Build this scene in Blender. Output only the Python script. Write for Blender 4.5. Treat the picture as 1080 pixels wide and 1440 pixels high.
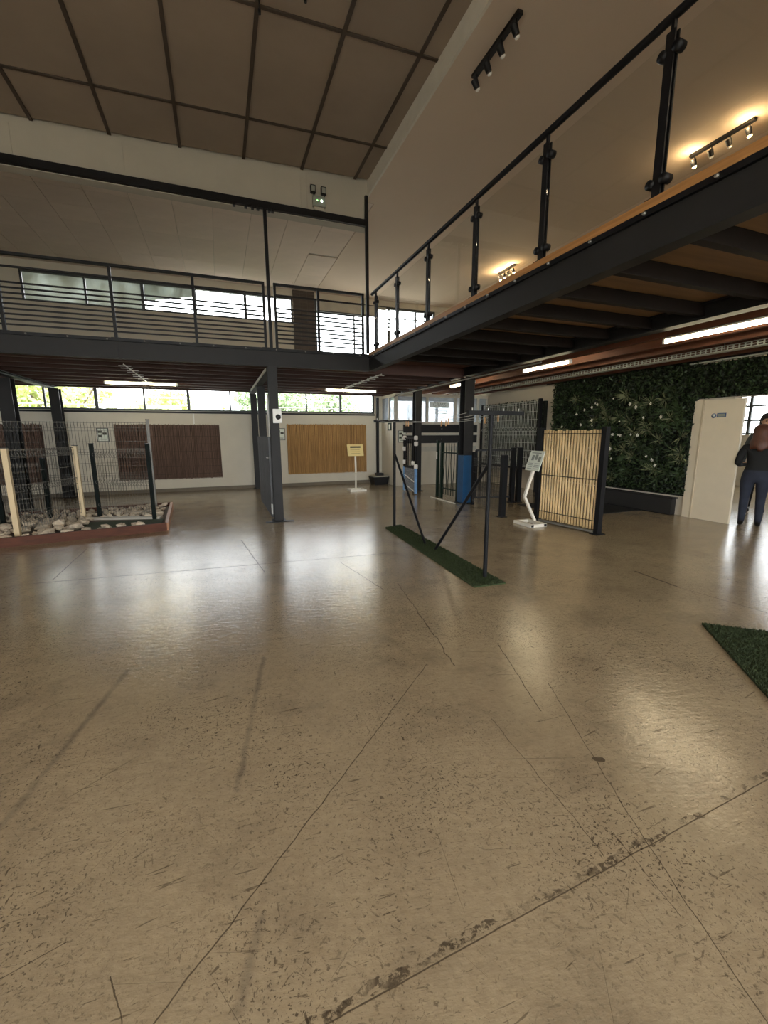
import bpy, bmesh, math, random
from mathutils import Vector, Matrix, noise

# ------------------------------------------------------------------ scene, camera, sky, exposure
for o in list(bpy.data.objects):
    bpy.data.objects.remove(o)
S = bpy.context.scene
COL = S.collection
rng = random.Random(7)
PI = math.pi

cam_d = bpy.data.cameras.new('camera'); cam = bpy.data.objects.new('camera', cam_d); COL.objects.link(cam)
cam_d.sensor_fit = 'HORIZONTAL'; cam_d.sensor_width = 36.0; cam_d.lens = 36.0 * 596.0 / 1080.0
cam_d.clip_start = 0.05; cam_d.clip_end = 300
_f = 596.0
_A = Vector((308 - 540, -(612 - 720), -_f)).normalized()          # world +Y seen by the camera
_V = -Vector((555 - 540, -(4000 - 720), -_f))                      # world +Z
_V = (_V - _A * _V.dot(_A)).normalized()
_B = _A.cross(_V)                                                  # world +X
cam.matrix_world = Matrix(((_B.x, _B.y, _B.z, 0.0), (_A.x, _A.y, _A.z, 0.0), (_V.x, _V.y, _V.z, 1.5), (0, 0, 0, 1)))
S.camera = cam

SKY = 8.5
W = bpy.data.worlds.new('overcast_sky'); S.world = W; W.use_nodes = True
bg = W.node_tree.nodes['Background']; bg.inputs[0].default_value = (0.95, 0.97, 1.0, 1); bg.inputs[1].default_value = SKY

S.view_settings.view_transform = 'Standard'; S.view_settings.look = 'None'
S.view_settings.gamma = 1.0; S.view_settings.use_curve_mapping = False
S.view_settings.exposure = 0.6

def portal(loc, rot, sx, sy):
    d = bpy.data.lights.new('sky_portal', 'AREA'); d.shape = 'RECTANGLE'; d.size = sx; d.size_y = sy
    d.cycles.is_portal = True
    o = bpy.data.objects.new('sky_portal', d); o.location = loc; o.rotation_euler = rot; COL.objects.link(o)
TO_CAM = (-PI / 2, 0, 0)        # shines towards -Y
FROM_CAM = (PI / 2, 0, 0)       # shines towards +Y
TO_LEFT = (0, PI / 2, 0)        # shines towards -X
portal((0.0, 12.95, 2.45), TO_CAM, 9.6, 0.75)
portal((-0.9, 12.95, 4.9), TO_CAM, 6.2, 0.8)
portal((4.7, 12.95, 4.3), TO_CAM, 4.0, 2.0)
portal((6.3, 12.95, 1.75), TO_CAM, 2.7, 1.7)
portal((14.3, 5.5, 2.05), TO_LEFT, 1.2, 8.2)
portal((0.5, -4.75, 1.87), FROM_CAM, 14.2, 3.1)

# ------------------------------------------------------------------ materials
def lin(c):
    return tuple(((v / 255) / 12.92 if v / 255 <= 0.04045 else ((v / 255 + 0.055) / 1.055) ** 2.4) for v in c)
MATS = {}
def M(name, rgb, rough=0.6, metal=0.0, var=0.10, scale=5.0, bump=0.0, bscale=60.0, rnd=0.0, stretch=(1, 1, 1), spec=0.5, rvar=0.0):
    m = bpy.data.materials.new(name); m.use_nodes = True; nt = m.node_tree; N = nt.nodes; L = nt.links
    p = N['Principled BSDF']; p.inputs['Roughness'].default_value = rough; p.inputs['Metallic'].default_value = metal
    p.inputs['Specular IOR Level'].default_value = spec
    tc = N.new('ShaderNodeTexCoord'); mp = N.new('ShaderNodeMapping'); mp.inputs['Scale'].default_value = stretch
    L.new(tc.outputs['Object'], mp.inputs[0])
    no = N.new('ShaderNodeTexNoise'); no.inputs['Scale'].default_value = scale; no.inputs['Detail'].default_value = 6; no.inputs['Roughness'].default_value = 0.6
    L.new(mp.outputs[0], no.inputs['Vector'])
    cr = N.new('ShaderNodeValToRGB'); c = lin(rgb)
    cr.color_ramp.elements[0].position = 0.3; cr.color_ramp.elements[1].position = 0.7
    cr.color_ramp.elements[0].color = tuple(max(0, x * (1 - var)) for x in c) + (1,)
    cr.color_ramp.elements[1].color = tuple(min(1, x * (1 + var)) for x in c) + (1,)
    L.new(no.outputs['Fac'], cr.inputs[0]); out = cr.outputs[0]
    if rnd:
        oi = N.new('ShaderNodeObjectInfo'); mr = N.new('ShaderNodeMapRange')
        mr.inputs['To Min'].default_value = 1 - rnd; mr.inputs['To Max'].default_value = 1 + rnd
        L.new(oi.outputs['Random'], mr.inputs['Value'])
        vm = N.new('ShaderNodeVectorMath'); vm.operation = 'SCALE'
        L.new(out, vm.inputs[0]); L.new(mr.outputs[0], vm.inputs['Scale']); out = vm.outputs[0]
    L.new(out, p.inputs['Base Color'])
    if rvar:
        mr2 = N.new('ShaderNodeMapRange'); mr2.inputs['To Min'].default_value = rough - rvar; mr2.inputs['To Max'].default_value = rough + rvar
        L.new(no.outputs['Fac'], mr2.inputs['Value']); L.new(mr2.outputs[0], p.inputs['Roughness'])
    if bump:
        n2 = N.new('ShaderNodeTexNoise'); n2.inputs['Scale'].default_value = bscale; n2.inputs['Detail'].default_value = 4
        L.new(mp.outputs[0], n2.inputs['Vector'])
        b = N.new('ShaderNodeBump'); b.inputs['Strength'].default_value = bump; b.inputs['Distance'].default_value = 0.02
        L.new(n2.outputs['Fac'], b.inputs['Height']); L.new(b.outputs[0], p.inputs['Normal'])
    MATS[name] = m
    return m
def EM(name, rgb, strength):
    m = bpy.data.materials.new(name); m.use_nodes = True; p = m.node_tree.nodes['Principled BSDF']
    p.inputs['Base Color'].default_value = (0.8, 0.8, 0.8, 1)
    p.inputs['Emission Color'].default_value = lin(rgb) + (1,); p.inputs['Emission Strength'].default_value = strength
    MATS[name] = m; return m
def GL(name, tint=(1, 1, 1), refl=1.0, haze=0.0, haze_rgb=(200, 205, 205), ior=1.5):
    m = bpy.data.materials.new(name); m.use_nodes = True; nt = m.node_tree; N = nt.nodes; L = nt.links
    N.remove(N['Principled BSDF']); out = N['Material Output']
    t = N.new('ShaderNodeBsdfTransparent'); t.inputs[0].default_value = tint + (1,)
    g = N.new('ShaderNodeBsdfGlossy'); g.inputs['Roughness'].default_value = 0.01
    lw = N.new('ShaderNodeLayerWeight'); lw.inputs['Blend'].default_value = 0.5
    pw5 = N.new('ShaderNodeMath'); pw5.operation = 'POWER'; pw5.inputs[1].default_value = 5.0; L.new(lw.outputs['Facing'], pw5.inputs[0])
    mu = N.new('ShaderNodeMath'); mu.operation = 'MULTIPLY_ADD'; mu.inputs[1].default_value = 0.96 * min(refl, 1.0); mu.inputs[2].default_value = 0.04 * refl; mu.use_clamp = True
    L.new(pw5.outputs[0], mu.inputs[0])
    mx = N.new('ShaderNodeMixShader'); L.new(mu.outputs[0], mx.inputs[0]); L.new(t.outputs[0], mx.inputs[1]); L.new(g.outputs[0], mx.inputs[2])
    last = mx.outputs[0]
    if haze:
        d = N.new('ShaderNodeBsdfTranslucent'); d.inputs[0].default_value = lin(haze_rgb) + (1,)
        d2 = N.new('ShaderNodeBsdfDiffuse'); d2.inputs[0].default_value = lin(haze_rgb) + (1,)
        md = N.new('ShaderNodeMixShader'); md.inputs[0].default_value = 0.5
        L.new(d.outputs[0], md.inputs[1]); L.new(d2.outputs[0], md.inputs[2])
        tc = N.new('ShaderNodeTexCoord'); no = N.new('ShaderNodeTexNoise'); no.inputs['Scale'].default_value = 2.5; no.inputs['Detail'].default_value = 5
        L.new(tc.outputs['Object'], no.inputs['Vector'])
        mr = N.new('ShaderNodeMapRange'); mr.inputs['From Min'].default_value = 0.3; mr.inputs['From Max'].default_value = 0.7
        mr.inputs['To Min'].default_value = haze * 0.8; mr.inputs['To Max'].default_value = min(1, haze * 1.15)
        L.new(no.outputs['Fac'], mr.inputs['Value'])
        mh = N.new('ShaderNodeMixShader'); L.new(mr.outputs[0], mh.inputs[0])
        L.new(last, mh.inputs[1]); L.new(md.outputs[0], mh.inputs[2]); last = mh.outputs[0]
    L.new(last, out.inputs['Surface']); MATS[name] = m; return m

M('wall_cream', (208, 200, 184), 0.85, var=0.05, scale=1.5, bump=0.05, bscale=80)
M('wall_upper', (200, 190, 172), 0.85, var=0.05, scale=1.5)
M('frieze', (172, 165, 150), 0.85, var=0.06, scale=1.2)
M('frieze_joint', (176, 168, 152), 0.85)
M('white_strip', (205, 200, 188), 0.8, var=0.05)
M('ceiling_fabric', (148, 132, 116), 0.95, var=0.10, scale=1.0, rnd=0.06, bump=0.03)
M('ceiling_grid', (72, 60, 50), 0.8, var=0.1)
M('ceiling_plaster', (198, 180, 160), 0.9, var=0.04, scale=0.8)
M('ceiling_tile', (206, 190, 174), 0.9, var=0.05, scale=2, rnd=0.04)
M('ceiling_back', (30, 26, 23), 0.9)
M('skirting', (112, 102, 88), 0.7)
M('anthracite', (40, 39, 39), 0.5, 0.0, var=0.12, scale=3, spec=0.2, rvar=0.08)
M('anthracite_dark', (25, 25, 27), 0.5, 0.0, var=0.12, spec=0.15)
M('black_steel', (15, 15, 18), 0.5, 0.0, var=0.15, spec=0.3)
M('galvanised', (150, 148, 142), 0.4, 0.8, var=0.1)
M('timber_red', (62, 34, 26), 0.6, var=0.25, scale=2, stretch=(0.4, 6, 6), rnd=0.15)
M('timber_red_y', (96, 56, 36), 0.6, var=0.25, scale=2, stretch=(6, 0.4, 6), rnd=0.15)
M('timber_black', (26, 20, 17), 0.8, var=0.2, rnd=0.1, spec=0.2)
M('deck_under', (122, 92, 60), 0.7, var=0.2, scale=2, stretch=(0.5, 5, 5), rnd=0.08)
M('deck_under_red', (92, 56, 40), 0.7, var=0.2, scale=2, stretch=(5, 0.5, 5), rnd=0.1)
M('edge_timber', (168, 120, 70), 0.5, var=0.25, scale=3, stretch=(8, 0.6, 14))
M('mezz_top', (120, 110, 96), 0.7)
M('white_metal', (226, 220, 206), 0.4, var=0.03)
M('white_plastic', (228, 226, 220), 0.35, var=0.03)
M('slat_grey', (58, 58, 60), 0.4, var=0.1, rnd=0.35, spec=0.5)
M('black_plastic', (20, 20, 22), 0.5)
M('window_frame', (62, 66, 68), 0.5)
M('window_frame_pale', (190, 186, 174), 0.6)
M('brick_grey', (96, 86, 78), 0.9, rnd=0.15, var=0.2)
M('mortar', (120, 112, 102), 0.95)
GL('glass_clear', (0.97, 0.985, 0.98))
GL('glass_rail', (0.975, 0.98, 0.97), refl=1.0)
GL('glass_greyed', (0.55, 0.6, 0.58), haze=0.95, haze_rgb=(146, 147, 137))  # greyed translucent panes
GL('glass_office', (0.9, 0.93, 0.95), refl=2.2, haze=0.62, haze_rgb=(160, 166, 176))
GL('sign_backlit', (1, 1, 1), haze=0.87, haze_rgb=(245, 245, 238))
EM('tube_cool', (255, 246, 205), 20.0)
EM('tube_warm', (255, 236, 195), 27.0)
EM('tube_added_fill', (255, 234, 202), 34.0)  # glow of the added lamps behind the camera
EM('bulb_warm', (255, 205, 130), 45.0)
EM('led_white', (235, 255, 235), 12.0)
EM('led_green', (120, 255, 120), 5.0)
M('reed_brown', (116, 92, 80), 0.85, var=0.5, scale=3, stretch=(40, 40, 0.8), rnd=0.1)
M('reed_gold', (178, 138, 88), 0.75, var=0.5, scale=3, stretch=(40, 40, 0.8), rnd=0.1)
M('reed_gap', (60, 44, 34), 0.9)
M('reed_gap_gold', (120, 90, 54), 0.9)
M('bamboo', (218, 188, 138), 0.55, var=0.18, scale=4, stretch=(8, 8, 1.2), rnd=0.12)
M('bamboo_node', (126, 96, 60), 0.7)
M('wire_dark', (52, 44, 36), 0.6)
M('mesh_grey', (104, 100, 92), 0.5, 0.0, var=0.1)
M('mesh_dark', (58, 56, 54), 0.5)
M('mesh_pale', (190, 192, 182), 0.45, 0.0)
M('post_cream', (206, 184, 146), 0.5, var=0.06)
M('post_green', (6, 15, 12), 0.6, spec=0.12)
M('post_grey', (120, 116, 108), 0.45)
M('picket_green', (14, 34, 24), 0.5, spec=0.3)
M('blue_film', (28, 76, 116), 0.3, var=0.15, scale=6)
M('pale_blue_film', (120, 160, 205), 0.25, var=0.2, scale=10)
M('plastic_wrap', (120, 124, 130), 0.12, var=0.5, scale=12, stretch=(1, 1, 3), bump=0.4, bscale=14)
M('foam_white', (226, 220, 212), 0.8)
M('edging_wood', (84, 46, 30), 0.8, var=0.3, scale=4, stretch=(1, 1, 5), rnd=0.1)
M('edging_wood_pale', (170, 120, 86), 0.55, var=0.25, scale=4, stretch=(1, 1, 5))
M('stone', (192, 176, 154), 0.85, var=0.25, scale=7, rnd=0.22, bump=0.3, bscale=30)
M('soil', (92, 78, 64), 0.95, var=0.3, scale=20, bump=0.5, bscale=50)
M('turf', (48, 58, 28), 0.95, var=0.3, scale=60, bump=0.4, bscale=200)
M('turf_blade', (46, 58, 26), 0.8, var=0.3, scale=30)
M('paving_pale', (190, 184, 172), 0.8)
M('paper_yellow', (226, 204, 142), 0.6, var=0.03)
M('paper_white', (222, 226, 212), 0.5, var=0.03)
M('print_grey', (140, 144, 134), 0.6)
M('print_dark', (64, 62, 50), 0.6)
M('print_brown', (170, 150, 100), 0.6)
M('sign_blue', (52, 82, 128), 0.4)
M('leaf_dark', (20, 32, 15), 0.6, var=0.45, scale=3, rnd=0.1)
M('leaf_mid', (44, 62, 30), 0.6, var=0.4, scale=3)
M('leaf_pale', (100, 104, 74), 0.6, var=0.3, scale=6)
M('leaf_hedge', (26, 36, 18), 0.6, var=0.4, scale=5)
M('flower_white', (225, 222, 210), 0.7)
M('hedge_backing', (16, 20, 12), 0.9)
M('planter_dark', (34, 33, 33), 0.5)
M('door_cream', (214, 202, 180), 0.5, var=0.03)
M('door_frame', (186, 172, 148), 0.55, var=0.03)
M('cloth_black', (5, 5, 6), 0.85)
M('denim', (30, 35, 50), 0.85, var=0.2, scale=14)
M('leather_black', (14, 13, 13), 0.4)
M('skin', (196, 150, 122), 0.55, var=0.05)
M('hair_auburn', (80, 44, 30), 0.5, var=0.3, scale=6, stretch=(9, 9, 1))
M('hair_dark', (40, 34, 32), 0.5, var=0.3, scale=6, stretch=(9, 9, 1))
M('cloth_grey', (62, 66, 66), 0.85, var=0.15, scale=9)
M('cloth_brown', (74, 54, 44), 0.85, var=0.15, scale=9)
M('sneaker', (205, 200, 195), 0.6)
M('eye', (30, 24, 22), 0.3)
M('lip', (150, 88, 80), 0.5)
M('peg', (206, 160, 110), 0.6, rnd=0.2)
M('line_white', (205, 205, 198), 0.6)
M('ground_out', (150, 148, 140), 0.95)
M('leaf_tree', (176, 186, 118), 0.7, var=0.35, scale=2)
M('leaf_tree_pale', (158, 176, 140), 0.7, var=0.3, scale=2)
M('trunk', (92, 80, 66), 0.9)
M('outdoor_white', (220, 222, 222), 0.7)

def floor_material():
    m = bpy.data.materials.new('floor_painted_concrete'); m.use_nodes = True; nt = m.node_tree; N = nt.nodes; L = nt.links
    p = N['Principled BSDF']; p.inputs['Specular IOR Level'].default_value = 0.95
    tc = N.new('ShaderNodeTexCoord')
    def mapping(scale, rotz=0.0, src=None):
        r = N.new('ShaderNodeMapping'); r.inputs['Rotation'].default_value = (0, 0, rotz)
        L.new(src or tc.outputs['Object'], r.inputs[0])
        s = N.new('ShaderNodeMapping'); s.inputs['Scale'].default_value = scale
        L.new(r.outputs[0], s.inputs[0]); return s.outputs[0]
    def nz(vec, scale, detail=5, rough=0.55):
        n = N.new('ShaderNodeTexNoise'); n.inputs['Scale'].default_value = scale; n.inputs['Detail'].default_value = detail; n.inputs['Roughness'].default_value = rough
        L.new(vec, n.inputs['Vector']); return n.outputs['Fac']
    def mr(v, a, b, c=0.0, d=1.0):
        n = N.new('ShaderNodeMapRange'); n.inputs['From Min'].default_value = a; n.inputs['From Max'].default_value = b
        n.inputs['To Min'].default_value = c; n.inputs['To Max'].default_value = d; n.clamp = True
        L.new(v, n.inputs['Value']); return n.outputs[0]
    def math_(op, a, b=None):
        n = N.new('ShaderNodeMath'); n.operation = op
        for i, v in enumerate((a, b)):
            if v is None: continue
            if isinstance(v, (int, float)): n.inputs[i].default_value = v
            else: L.new(v, n.inputs[i])
        return n.outputs[0]
    def mix(fac, a, b):
        n = N.new('ShaderNodeMix'); n.data_type = 'RGBA'
        if isinstance(fac, float): n.inputs[0].default_value = fac
        else: L.new(fac, n.inputs[0])
        for i, v in ((6, a), (7, b)):
            if isinstance(v, tuple): n.inputs[i].default_value = lin(v) + (1,)
            else: L.new(v, n.inputs[i])
        return n.outputs[2]
    obj = tc.outputs['Object']
    big = nz(obj, 0.55, 4); mid = nz(obj, 2.6, 5, 0.6); fine = nz(obj, 26, 4, 0.65); smudge = nz(obj, 1.3, 6, 0.7)
    col = mix(mr(big, 0.35, 0.65), (169, 151, 122), (157, 139, 112))
    col = mix(mr(mid, 0.42, 0.72, 0, 0.42), col, (130, 114, 92))
    col = mix(mr(smudge, 0.52, 0.70, 0, 0.5), col, (120, 104, 84))
    col = mix(mr(fine, 0.40, 0.70, 0, 0.30), col, (118, 102, 80))
    # wear: chips, dashes and long scratches gathered in patches
    pa = mr(nz(obj, 0.8, 4), 0.40, 0.60); pb = mr(nz(mapping((1, 1, 1), 0.0, None), 1.7, 4), 0.40, 0.60)
    chips = math_('MULTIPLY', mr(nz(obj, 56, 4, 0.65), 0.602, 0.632), mr(pa, 0, 1, 0.15, 1.0))
    chips = math_('MAXIMUM', chips, math_('MULTIPLY', mr(nz(obj, 85, 3, 0.6), 0.60, 0.63), mr(pb, 0, 1, 0.1, 0.9)))
    chips = math_('MAXIMUM', chips, math_('MULTIPLY', mr(nz(obj, 19, 6, 0.7), 0.64, 0.665), mr(pb, 0, 1, 0.3, 1.0)))
    for ang, sc, th, pp in ((0.9, (18, 62, 1), 0.65, pa), (-0.5, (16, 66, 1), 0.65, pb), (0.25, (12, 80, 1), 0.65, pa), (1.5, (17, 60, 1), 0.65, pb)):
        chips = math_('MAXIMUM', chips, math_('MULTIPLY', mr(nz(mapping(sc, ang), 1.0, 3, 0.6), th, th + 0.03), mr(pp, 0, 1, 0.10, 0.9)))
    wear = None
    for ang, sc, th in ((0.35, (0.9, 75, 1), 0.70), (1.1, (0.8, 85, 1), 0.71), (-0.6, (1.0, 66, 1), 0.70), (2.2, (0.7, 90, 1), 0.71), (1.75, (0.6, 70, 1), 0.71), (0.06, (4.5, 60, 1), 0.66), (-0.12, (3.6, 54, 1), 0.67)):
        t_ = mr(nz(mapping(sc, ang), 1.0, 4, 0.6), th, th + 0.02); wear = t_ if wear is None else math_('MAXIMUM', wear, t_)
    sp = chips
    col = mix(math_('MULTIPLY', wear, 0.7), col, (80, 68, 53))
    col = mix(math_('MULTIPLY', sp, 0.9), col, (62, 51, 40))
    dv = N.new('ShaderNodeTexVoronoi'); dv.inputs['Scale'].default_value = 5.0; dm = N.new('ShaderNodeMapping'); dm.inputs['Scale'].default_value = (1, 1, 0.001)
    L.new(obj, dm.inputs[0]); L.new(dm.outputs[0], dv.inputs['Vector'])
    ds_ = N.new('ShaderNodeSeparateColor'); L.new(dv.outputs['Color'], ds_.inputs[0])
    dots = math_('MULTIPLY', mr(math_('DIVIDE', dv.outputs['Distance'], math_('ADD', ds_.outputs[1], 0.25)), 0.022, 0.03, 1, 0), mr(ds_.outputs[0], 0.4, 0.42, 1, 0))
    col = mix(math_('MULTIPLY', dots, 0.85), col, (46, 38, 30))
    # cracks, joints and rubber marks at their places on the slab
    wn = N.new('ShaderNodeTexNoise'); wn.inputs['Scale'].default_value = 9; wn.inputs['Detail'].default_value = 6
    L.new(obj, wn.inputs['Vector'])
    wsub = N.new('ShaderNodeVectorMath'); wsub.operation = 'SUBTRACT'; wsub.inputs[1].default_value = (0.5, 0.5, 0.5); L.new(wn.outputs['Color'], wsub.inputs[0])
    def seg(a, b, w, wob, soft=1.6):
        ax, ay = a; bx, by = b; Ln = math.hypot(bx - ax, by - ay); d = ((bx - ax) / Ln, (by - ay) / Ln, 0)
        s = N.new('ShaderNodeVectorMath'); s.operation = 'SCALE'; s.inputs['Scale'].default_value = wob; L.new(wsub.outputs[0], s.inputs[0])
        q = N.new('ShaderNodeVectorMath'); q.operation = 'ADD'; L.new(obj, q.inputs[0]); L.new(s.outputs[0], q.inputs[1])
        r = N.new('ShaderNodeVectorMath'); r.operation = 'SUBTRACT'; L.new(q.outputs[0], r.inputs[0]); r.inputs[1].default_value = (ax, ay, 0)
        dt = N.new('ShaderNodeVectorMath'); dt.operation = 'DOT_PRODUCT'; L.new(r.outputs[0], dt.inputs[0]); dt.inputs[1].default_value = d
        t = mr(dt.outputs['Value'], 0, Ln, 0, Ln)
        pt = N.new('ShaderNodeVectorMath'); pt.operation = 'SCALE'; pt.inputs[0].default_value = d; L.new(t, pt.inputs['Scale'])
        df = N.new('ShaderNodeVectorMath'); df.operation = 'SUBTRACT'; L.new(r.outputs[0], df.inputs[0]); L.new(pt.outputs[0], df.inputs[1])
        z = N.new('ShaderNodeVectorMath'); z.operation = 'MULTIPLY'; z.inputs[1].default_value = (1, 1, 0); L.new(df.outputs[0], z.inputs[0])
        ln = N.new('ShaderNodeVectorMath'); ln.operation = 'LENGTH'; L.new(z.outputs[0], ln.inputs[0])
        return mr(ln.outputs['Value'], w, w * soft, 1, 0)
    broken = math_('MULTIPLY', mr(nz(obj, 5, 4, 0.6), 0.44, 0.54), mr(nz(obj, 30, 4, 0.7), 0.45, 0.52))
    cracks = None
    for a, b, w, wob in (((1.18, 2.31), (-0.35, 0.92), 0.0018, 0.02), ((2.6, 0.93), (0.0, 0.835), 0.0016, 0.008),
                         ((-1.77, 6.59), (-1.75, 5.27), 0.004, 0.03), ((0.2, 6.31), (0.37, 4.68), 0.004, 0.03), ((-1.9, 5.2), (1.9, 4.9), 0.004, 0.05),
                         ((4.2, 3.21), (4.15, 2.69), 0.010, 0.01), ((4.15, 2.69), (4.24, 1.99), 0.003, 0.02), ((1.25, 4.76), (1.41, 3.69), 0.003, 0.03),
                         ((1.61, 3.82), (1.35, 2.24), 0.003, 0.06), ((1.79, 2.38), (1.55, 1.65), 0.002, 0.02), ((1.26, 1.7), (1.2, 0.92), 0.0012, 0.03),
                         ((1.78, 1.85), (1.4, 0.94), 0.0013, 0.02), ((1.4, 0.94), (1.22, 0.43), 0.0013, 0.02), ((1.3, 0.98), (1.26, 0.68), 0.0010, 0.02),
                         ((-0.68, 1.26), (-0.53, 1.3), 0.001, 0.01), ((-0.39, 1.15), (-0.34, 1.03), 0.0015, 0.05)):
        s = seg(a, b, w, wob)
        cracks = s if cracks is None else math_('MAXIMUM', cracks, s)
    chipped = math_('MULTIPLY', seg((2.4, 0.94), (-0.1, 0.85), 0.010, 0.09, 1.25), broken)
    cracks = math_('MAXIMUM', cracks, chipped)
    cracks = math_('MAXIMUM', cracks, seg((1.54, 1.28), (1.565, 1.27), 0.012, 0.05, 1.2))
    col = mix(math_('MULTIPLY', cracks, 0.8), col, (58, 48, 38))
    scuff = None
    for a, b, w in (((0.18, 2.8), (-0.03, 1.7), 0.012), ((-0.66, 2.95), (-0.9, 1.85), 0.014), ((0.02, 1.15), (-0.06, 0.95), 0.012)):
        s = seg(a, b, w * 0.4, 0.03, 4.5); scuff = s if scuff is None else math_('MAXIMUM', scuff, s)
    col = mix(math_('MULTIPLY', math_('MULTIPLY', scuff, mr(mid, 0.3, 0.6, 0.3, 1)), 0.5), col, (84, 74, 66))
    L.new(col, p.inputs['Base Color'])
    L.new(mr(mid, 0.3, 0.7, 0.13, 0.20), p.inputs['Roughness'])
    L.new(mr(math_('MAXIMUM', math_('MAXIMUM', wear, sp), cracks), 0.0, 1.0, 0.95, 0.06), p.inputs['Specular IOR Level'])
    h = math_('ADD', math_('MULTIPLY', nz(mapping((1, 2.4, 1), 0.2), 12, 5, 0.62), 1.0), math_('MULTIPLY', nz(obj, 60, 3), 0.18))
    h = math_('SUBTRACT', h, math_('MULTIPLY', cracks, 0.2))
    b = N.new('ShaderNodeBump'); b.inputs['Strength'].default_value = 0.24; b.inputs['Distance'].default_value = 0.010
    L.new(h, b.inputs['Height']); L.new(b.outputs[0], p.inputs['Normal'])
    MATS['floor'] = m
floor_material()

# ------------------------------------------------------------------ mesh helpers
ORG = {}
class MB:
    def __init__(self):
        self.v = []; self.f = []; self.sm = []
    def add(self, vs, fs, smooth=False):
        n = len(self.v); self.v += [tuple(v) for v in vs]
        self.f += [tuple(i + n for i in f) for f in fs]; self.sm += [smooth] * len(fs); return self
    def box(self, x0, x1, y0, y1, z0, z1):
        return self.add([(x0, y0, z0), (x1, y0, z0), (x1, y1, z0), (x0, y1, z0), (x0, y0, z1), (x1, y0, z1), (x1, y1, z1), (x0, y1, z1)],
                        [(0, 3, 2, 1), (4, 5, 6, 7), (0, 1, 5, 4), (1, 2, 6, 5), (2, 3, 7, 6), (3, 0, 4, 7)])
    def bar(self, p, q, w, h, up=(0, 0, 1)):
        p = Vector(p); q = Vector(q); d = (q - p).normalized(); u = Vector(up)
        s = d.cross(u)
        if s.length < 1e-4: s = d.cross(Vector((0, 1, 0)))
        s.normalize(); u = s.cross(d)
        s *= w / 2; u *= h / 2
        return self.add([p - s - u, p + s - u, p + s + u, p - s + u, q - s - u, q + s - u, q + s + u, q - s + u],
                        [(0, 3, 2, 1), (4, 5, 6, 7), (0, 1, 5, 4), (1, 2, 6, 5), (2, 3, 7, 6), (3, 0, 4, 7)])
    def tube(self, p, q, r, n=8, r2=None, caps=True):
        p = Vector(p); q = Vector(q); d = (q - p).normalized(); a = d.orthogonal().normalized(); b = d.cross(a)
        r2 = r if r2 is None else r2; vs = []
        for c, rr in ((p, r), (q, r2)):
            vs += [c + (a * math.cos(2 * PI * i / n) + b * math.sin(2 * PI * i / n)) * rr for i in range(n)]
        self.add(vs, [(i, (i + 1) % n, n + (i + 1) % n, n + i) for i in range(n)], n > 4)
        if caps: self.add(vs, [tuple(range(n - 1, -1, -1)), tuple(range(n, 2 * n))])
        return self
    def path(self, pts, r, n=8):
        for a, b in zip(pts[:-1], pts[1:]): self.tube(a, b, r, n)
        return self
    def quadp(self, poly, z0, z1):
        n = len(poly); vs = [(x, y, z0) for x, y in poly] + [(x, y, z1) for x, y in poly]
        return self.add(vs, [tuple(range(n - 1, -1, -1)), tuple(range(n, 2 * n))] + [(i, (i + 1) % n, n + (i + 1) % n, n + i) for i in range(n)])
    def lathe(self, c, prof, n=12, axis=(0, 0, 1)):
        ax = Vector(axis).normalized(); a = ax.orthogonal().normalized(); b = ax.cross(a); vs = []
        for r, h in prof:
            vs += [Vector(c) + ax * h + (a * math.cos(2 * PI * i / n) + b * math.sin(2 * PI * i / n)) * r for i in range(n)]
        fs = []
        for k in range(len(prof) - 1):
            fs += [(k * n + i, k * n + (i + 1) % n, (k + 1) * n + (i + 1) % n, (k + 1) * n + i) for i in range(n)]
        fs += [tuple(range(n - 1, -1, -1)), tuple(range((len(prof) - 1) * n, len(prof) * n))]
        return self.add(vs, fs, True)
    def ibeam(self, p, q, w, h, t=0.012, tf=0.016):
        p = Vector(p); q = Vector(q); d = (q - p).normalized()
        vert = abs(d.z) > 0.9
        u = Vector((0, 1, 0)) if vert else Vector((0, 0, 1))
        self.bar(p + u * (h / 2 - tf / 2), q + u * (h / 2 - tf / 2), w, tf, u)
        self.bar(p - u * (h / 2 - tf / 2), q - u * (h / 2 - tf / 2), w, tf, u)
        return self.bar(p, q, t, h - 2 * tf, u)
    def build(self, name, mat, parent=None, origin=None):
        og = ORG[parent.name] if parent is not None else Vector(origin or (0, 0, 0))
        me = bpy.data.meshes.new(name)
        me.from_pydata([tuple(Vector(v) - og) for v in self.v], [], self.f)
        me.polygons.foreach_set('use_smooth', self.sm)
        me.materials.append(MATS[mat] if isinstance(mat, str) else mat); me.update()
        o = bpy.data.objects.new(name, me); COL.objects.link(o)
        if parent is not None: o.parent = parent
        else: o.location = og
        ORG[o.name] = og
        return o
def tag(o, label, cat, group=None, kind=None):
    o['label'] = label; o['category'] = cat
    if group: o['group'] = group
    if kind: o['kind'] = kind
    return o
def thing(name, label, cat, loc=(0, 0, 0), group=None, kind=None):
    o = bpy.data.objects.new(name, None); COL.objects.link(o); o.location = loc; o.empty_display_size = 0.1
    ORG[o.name] = Vector(loc); return tag(o, label, cat, group, kind)
def rep(o, dx=0, dy=0, dz=0):
    c = o.copy(); COL.objects.link(c); c.location = Vector(o.location) + Vector((dx, dy, dz)); ORG[c.name] = ORG[o.name]; return c
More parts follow.
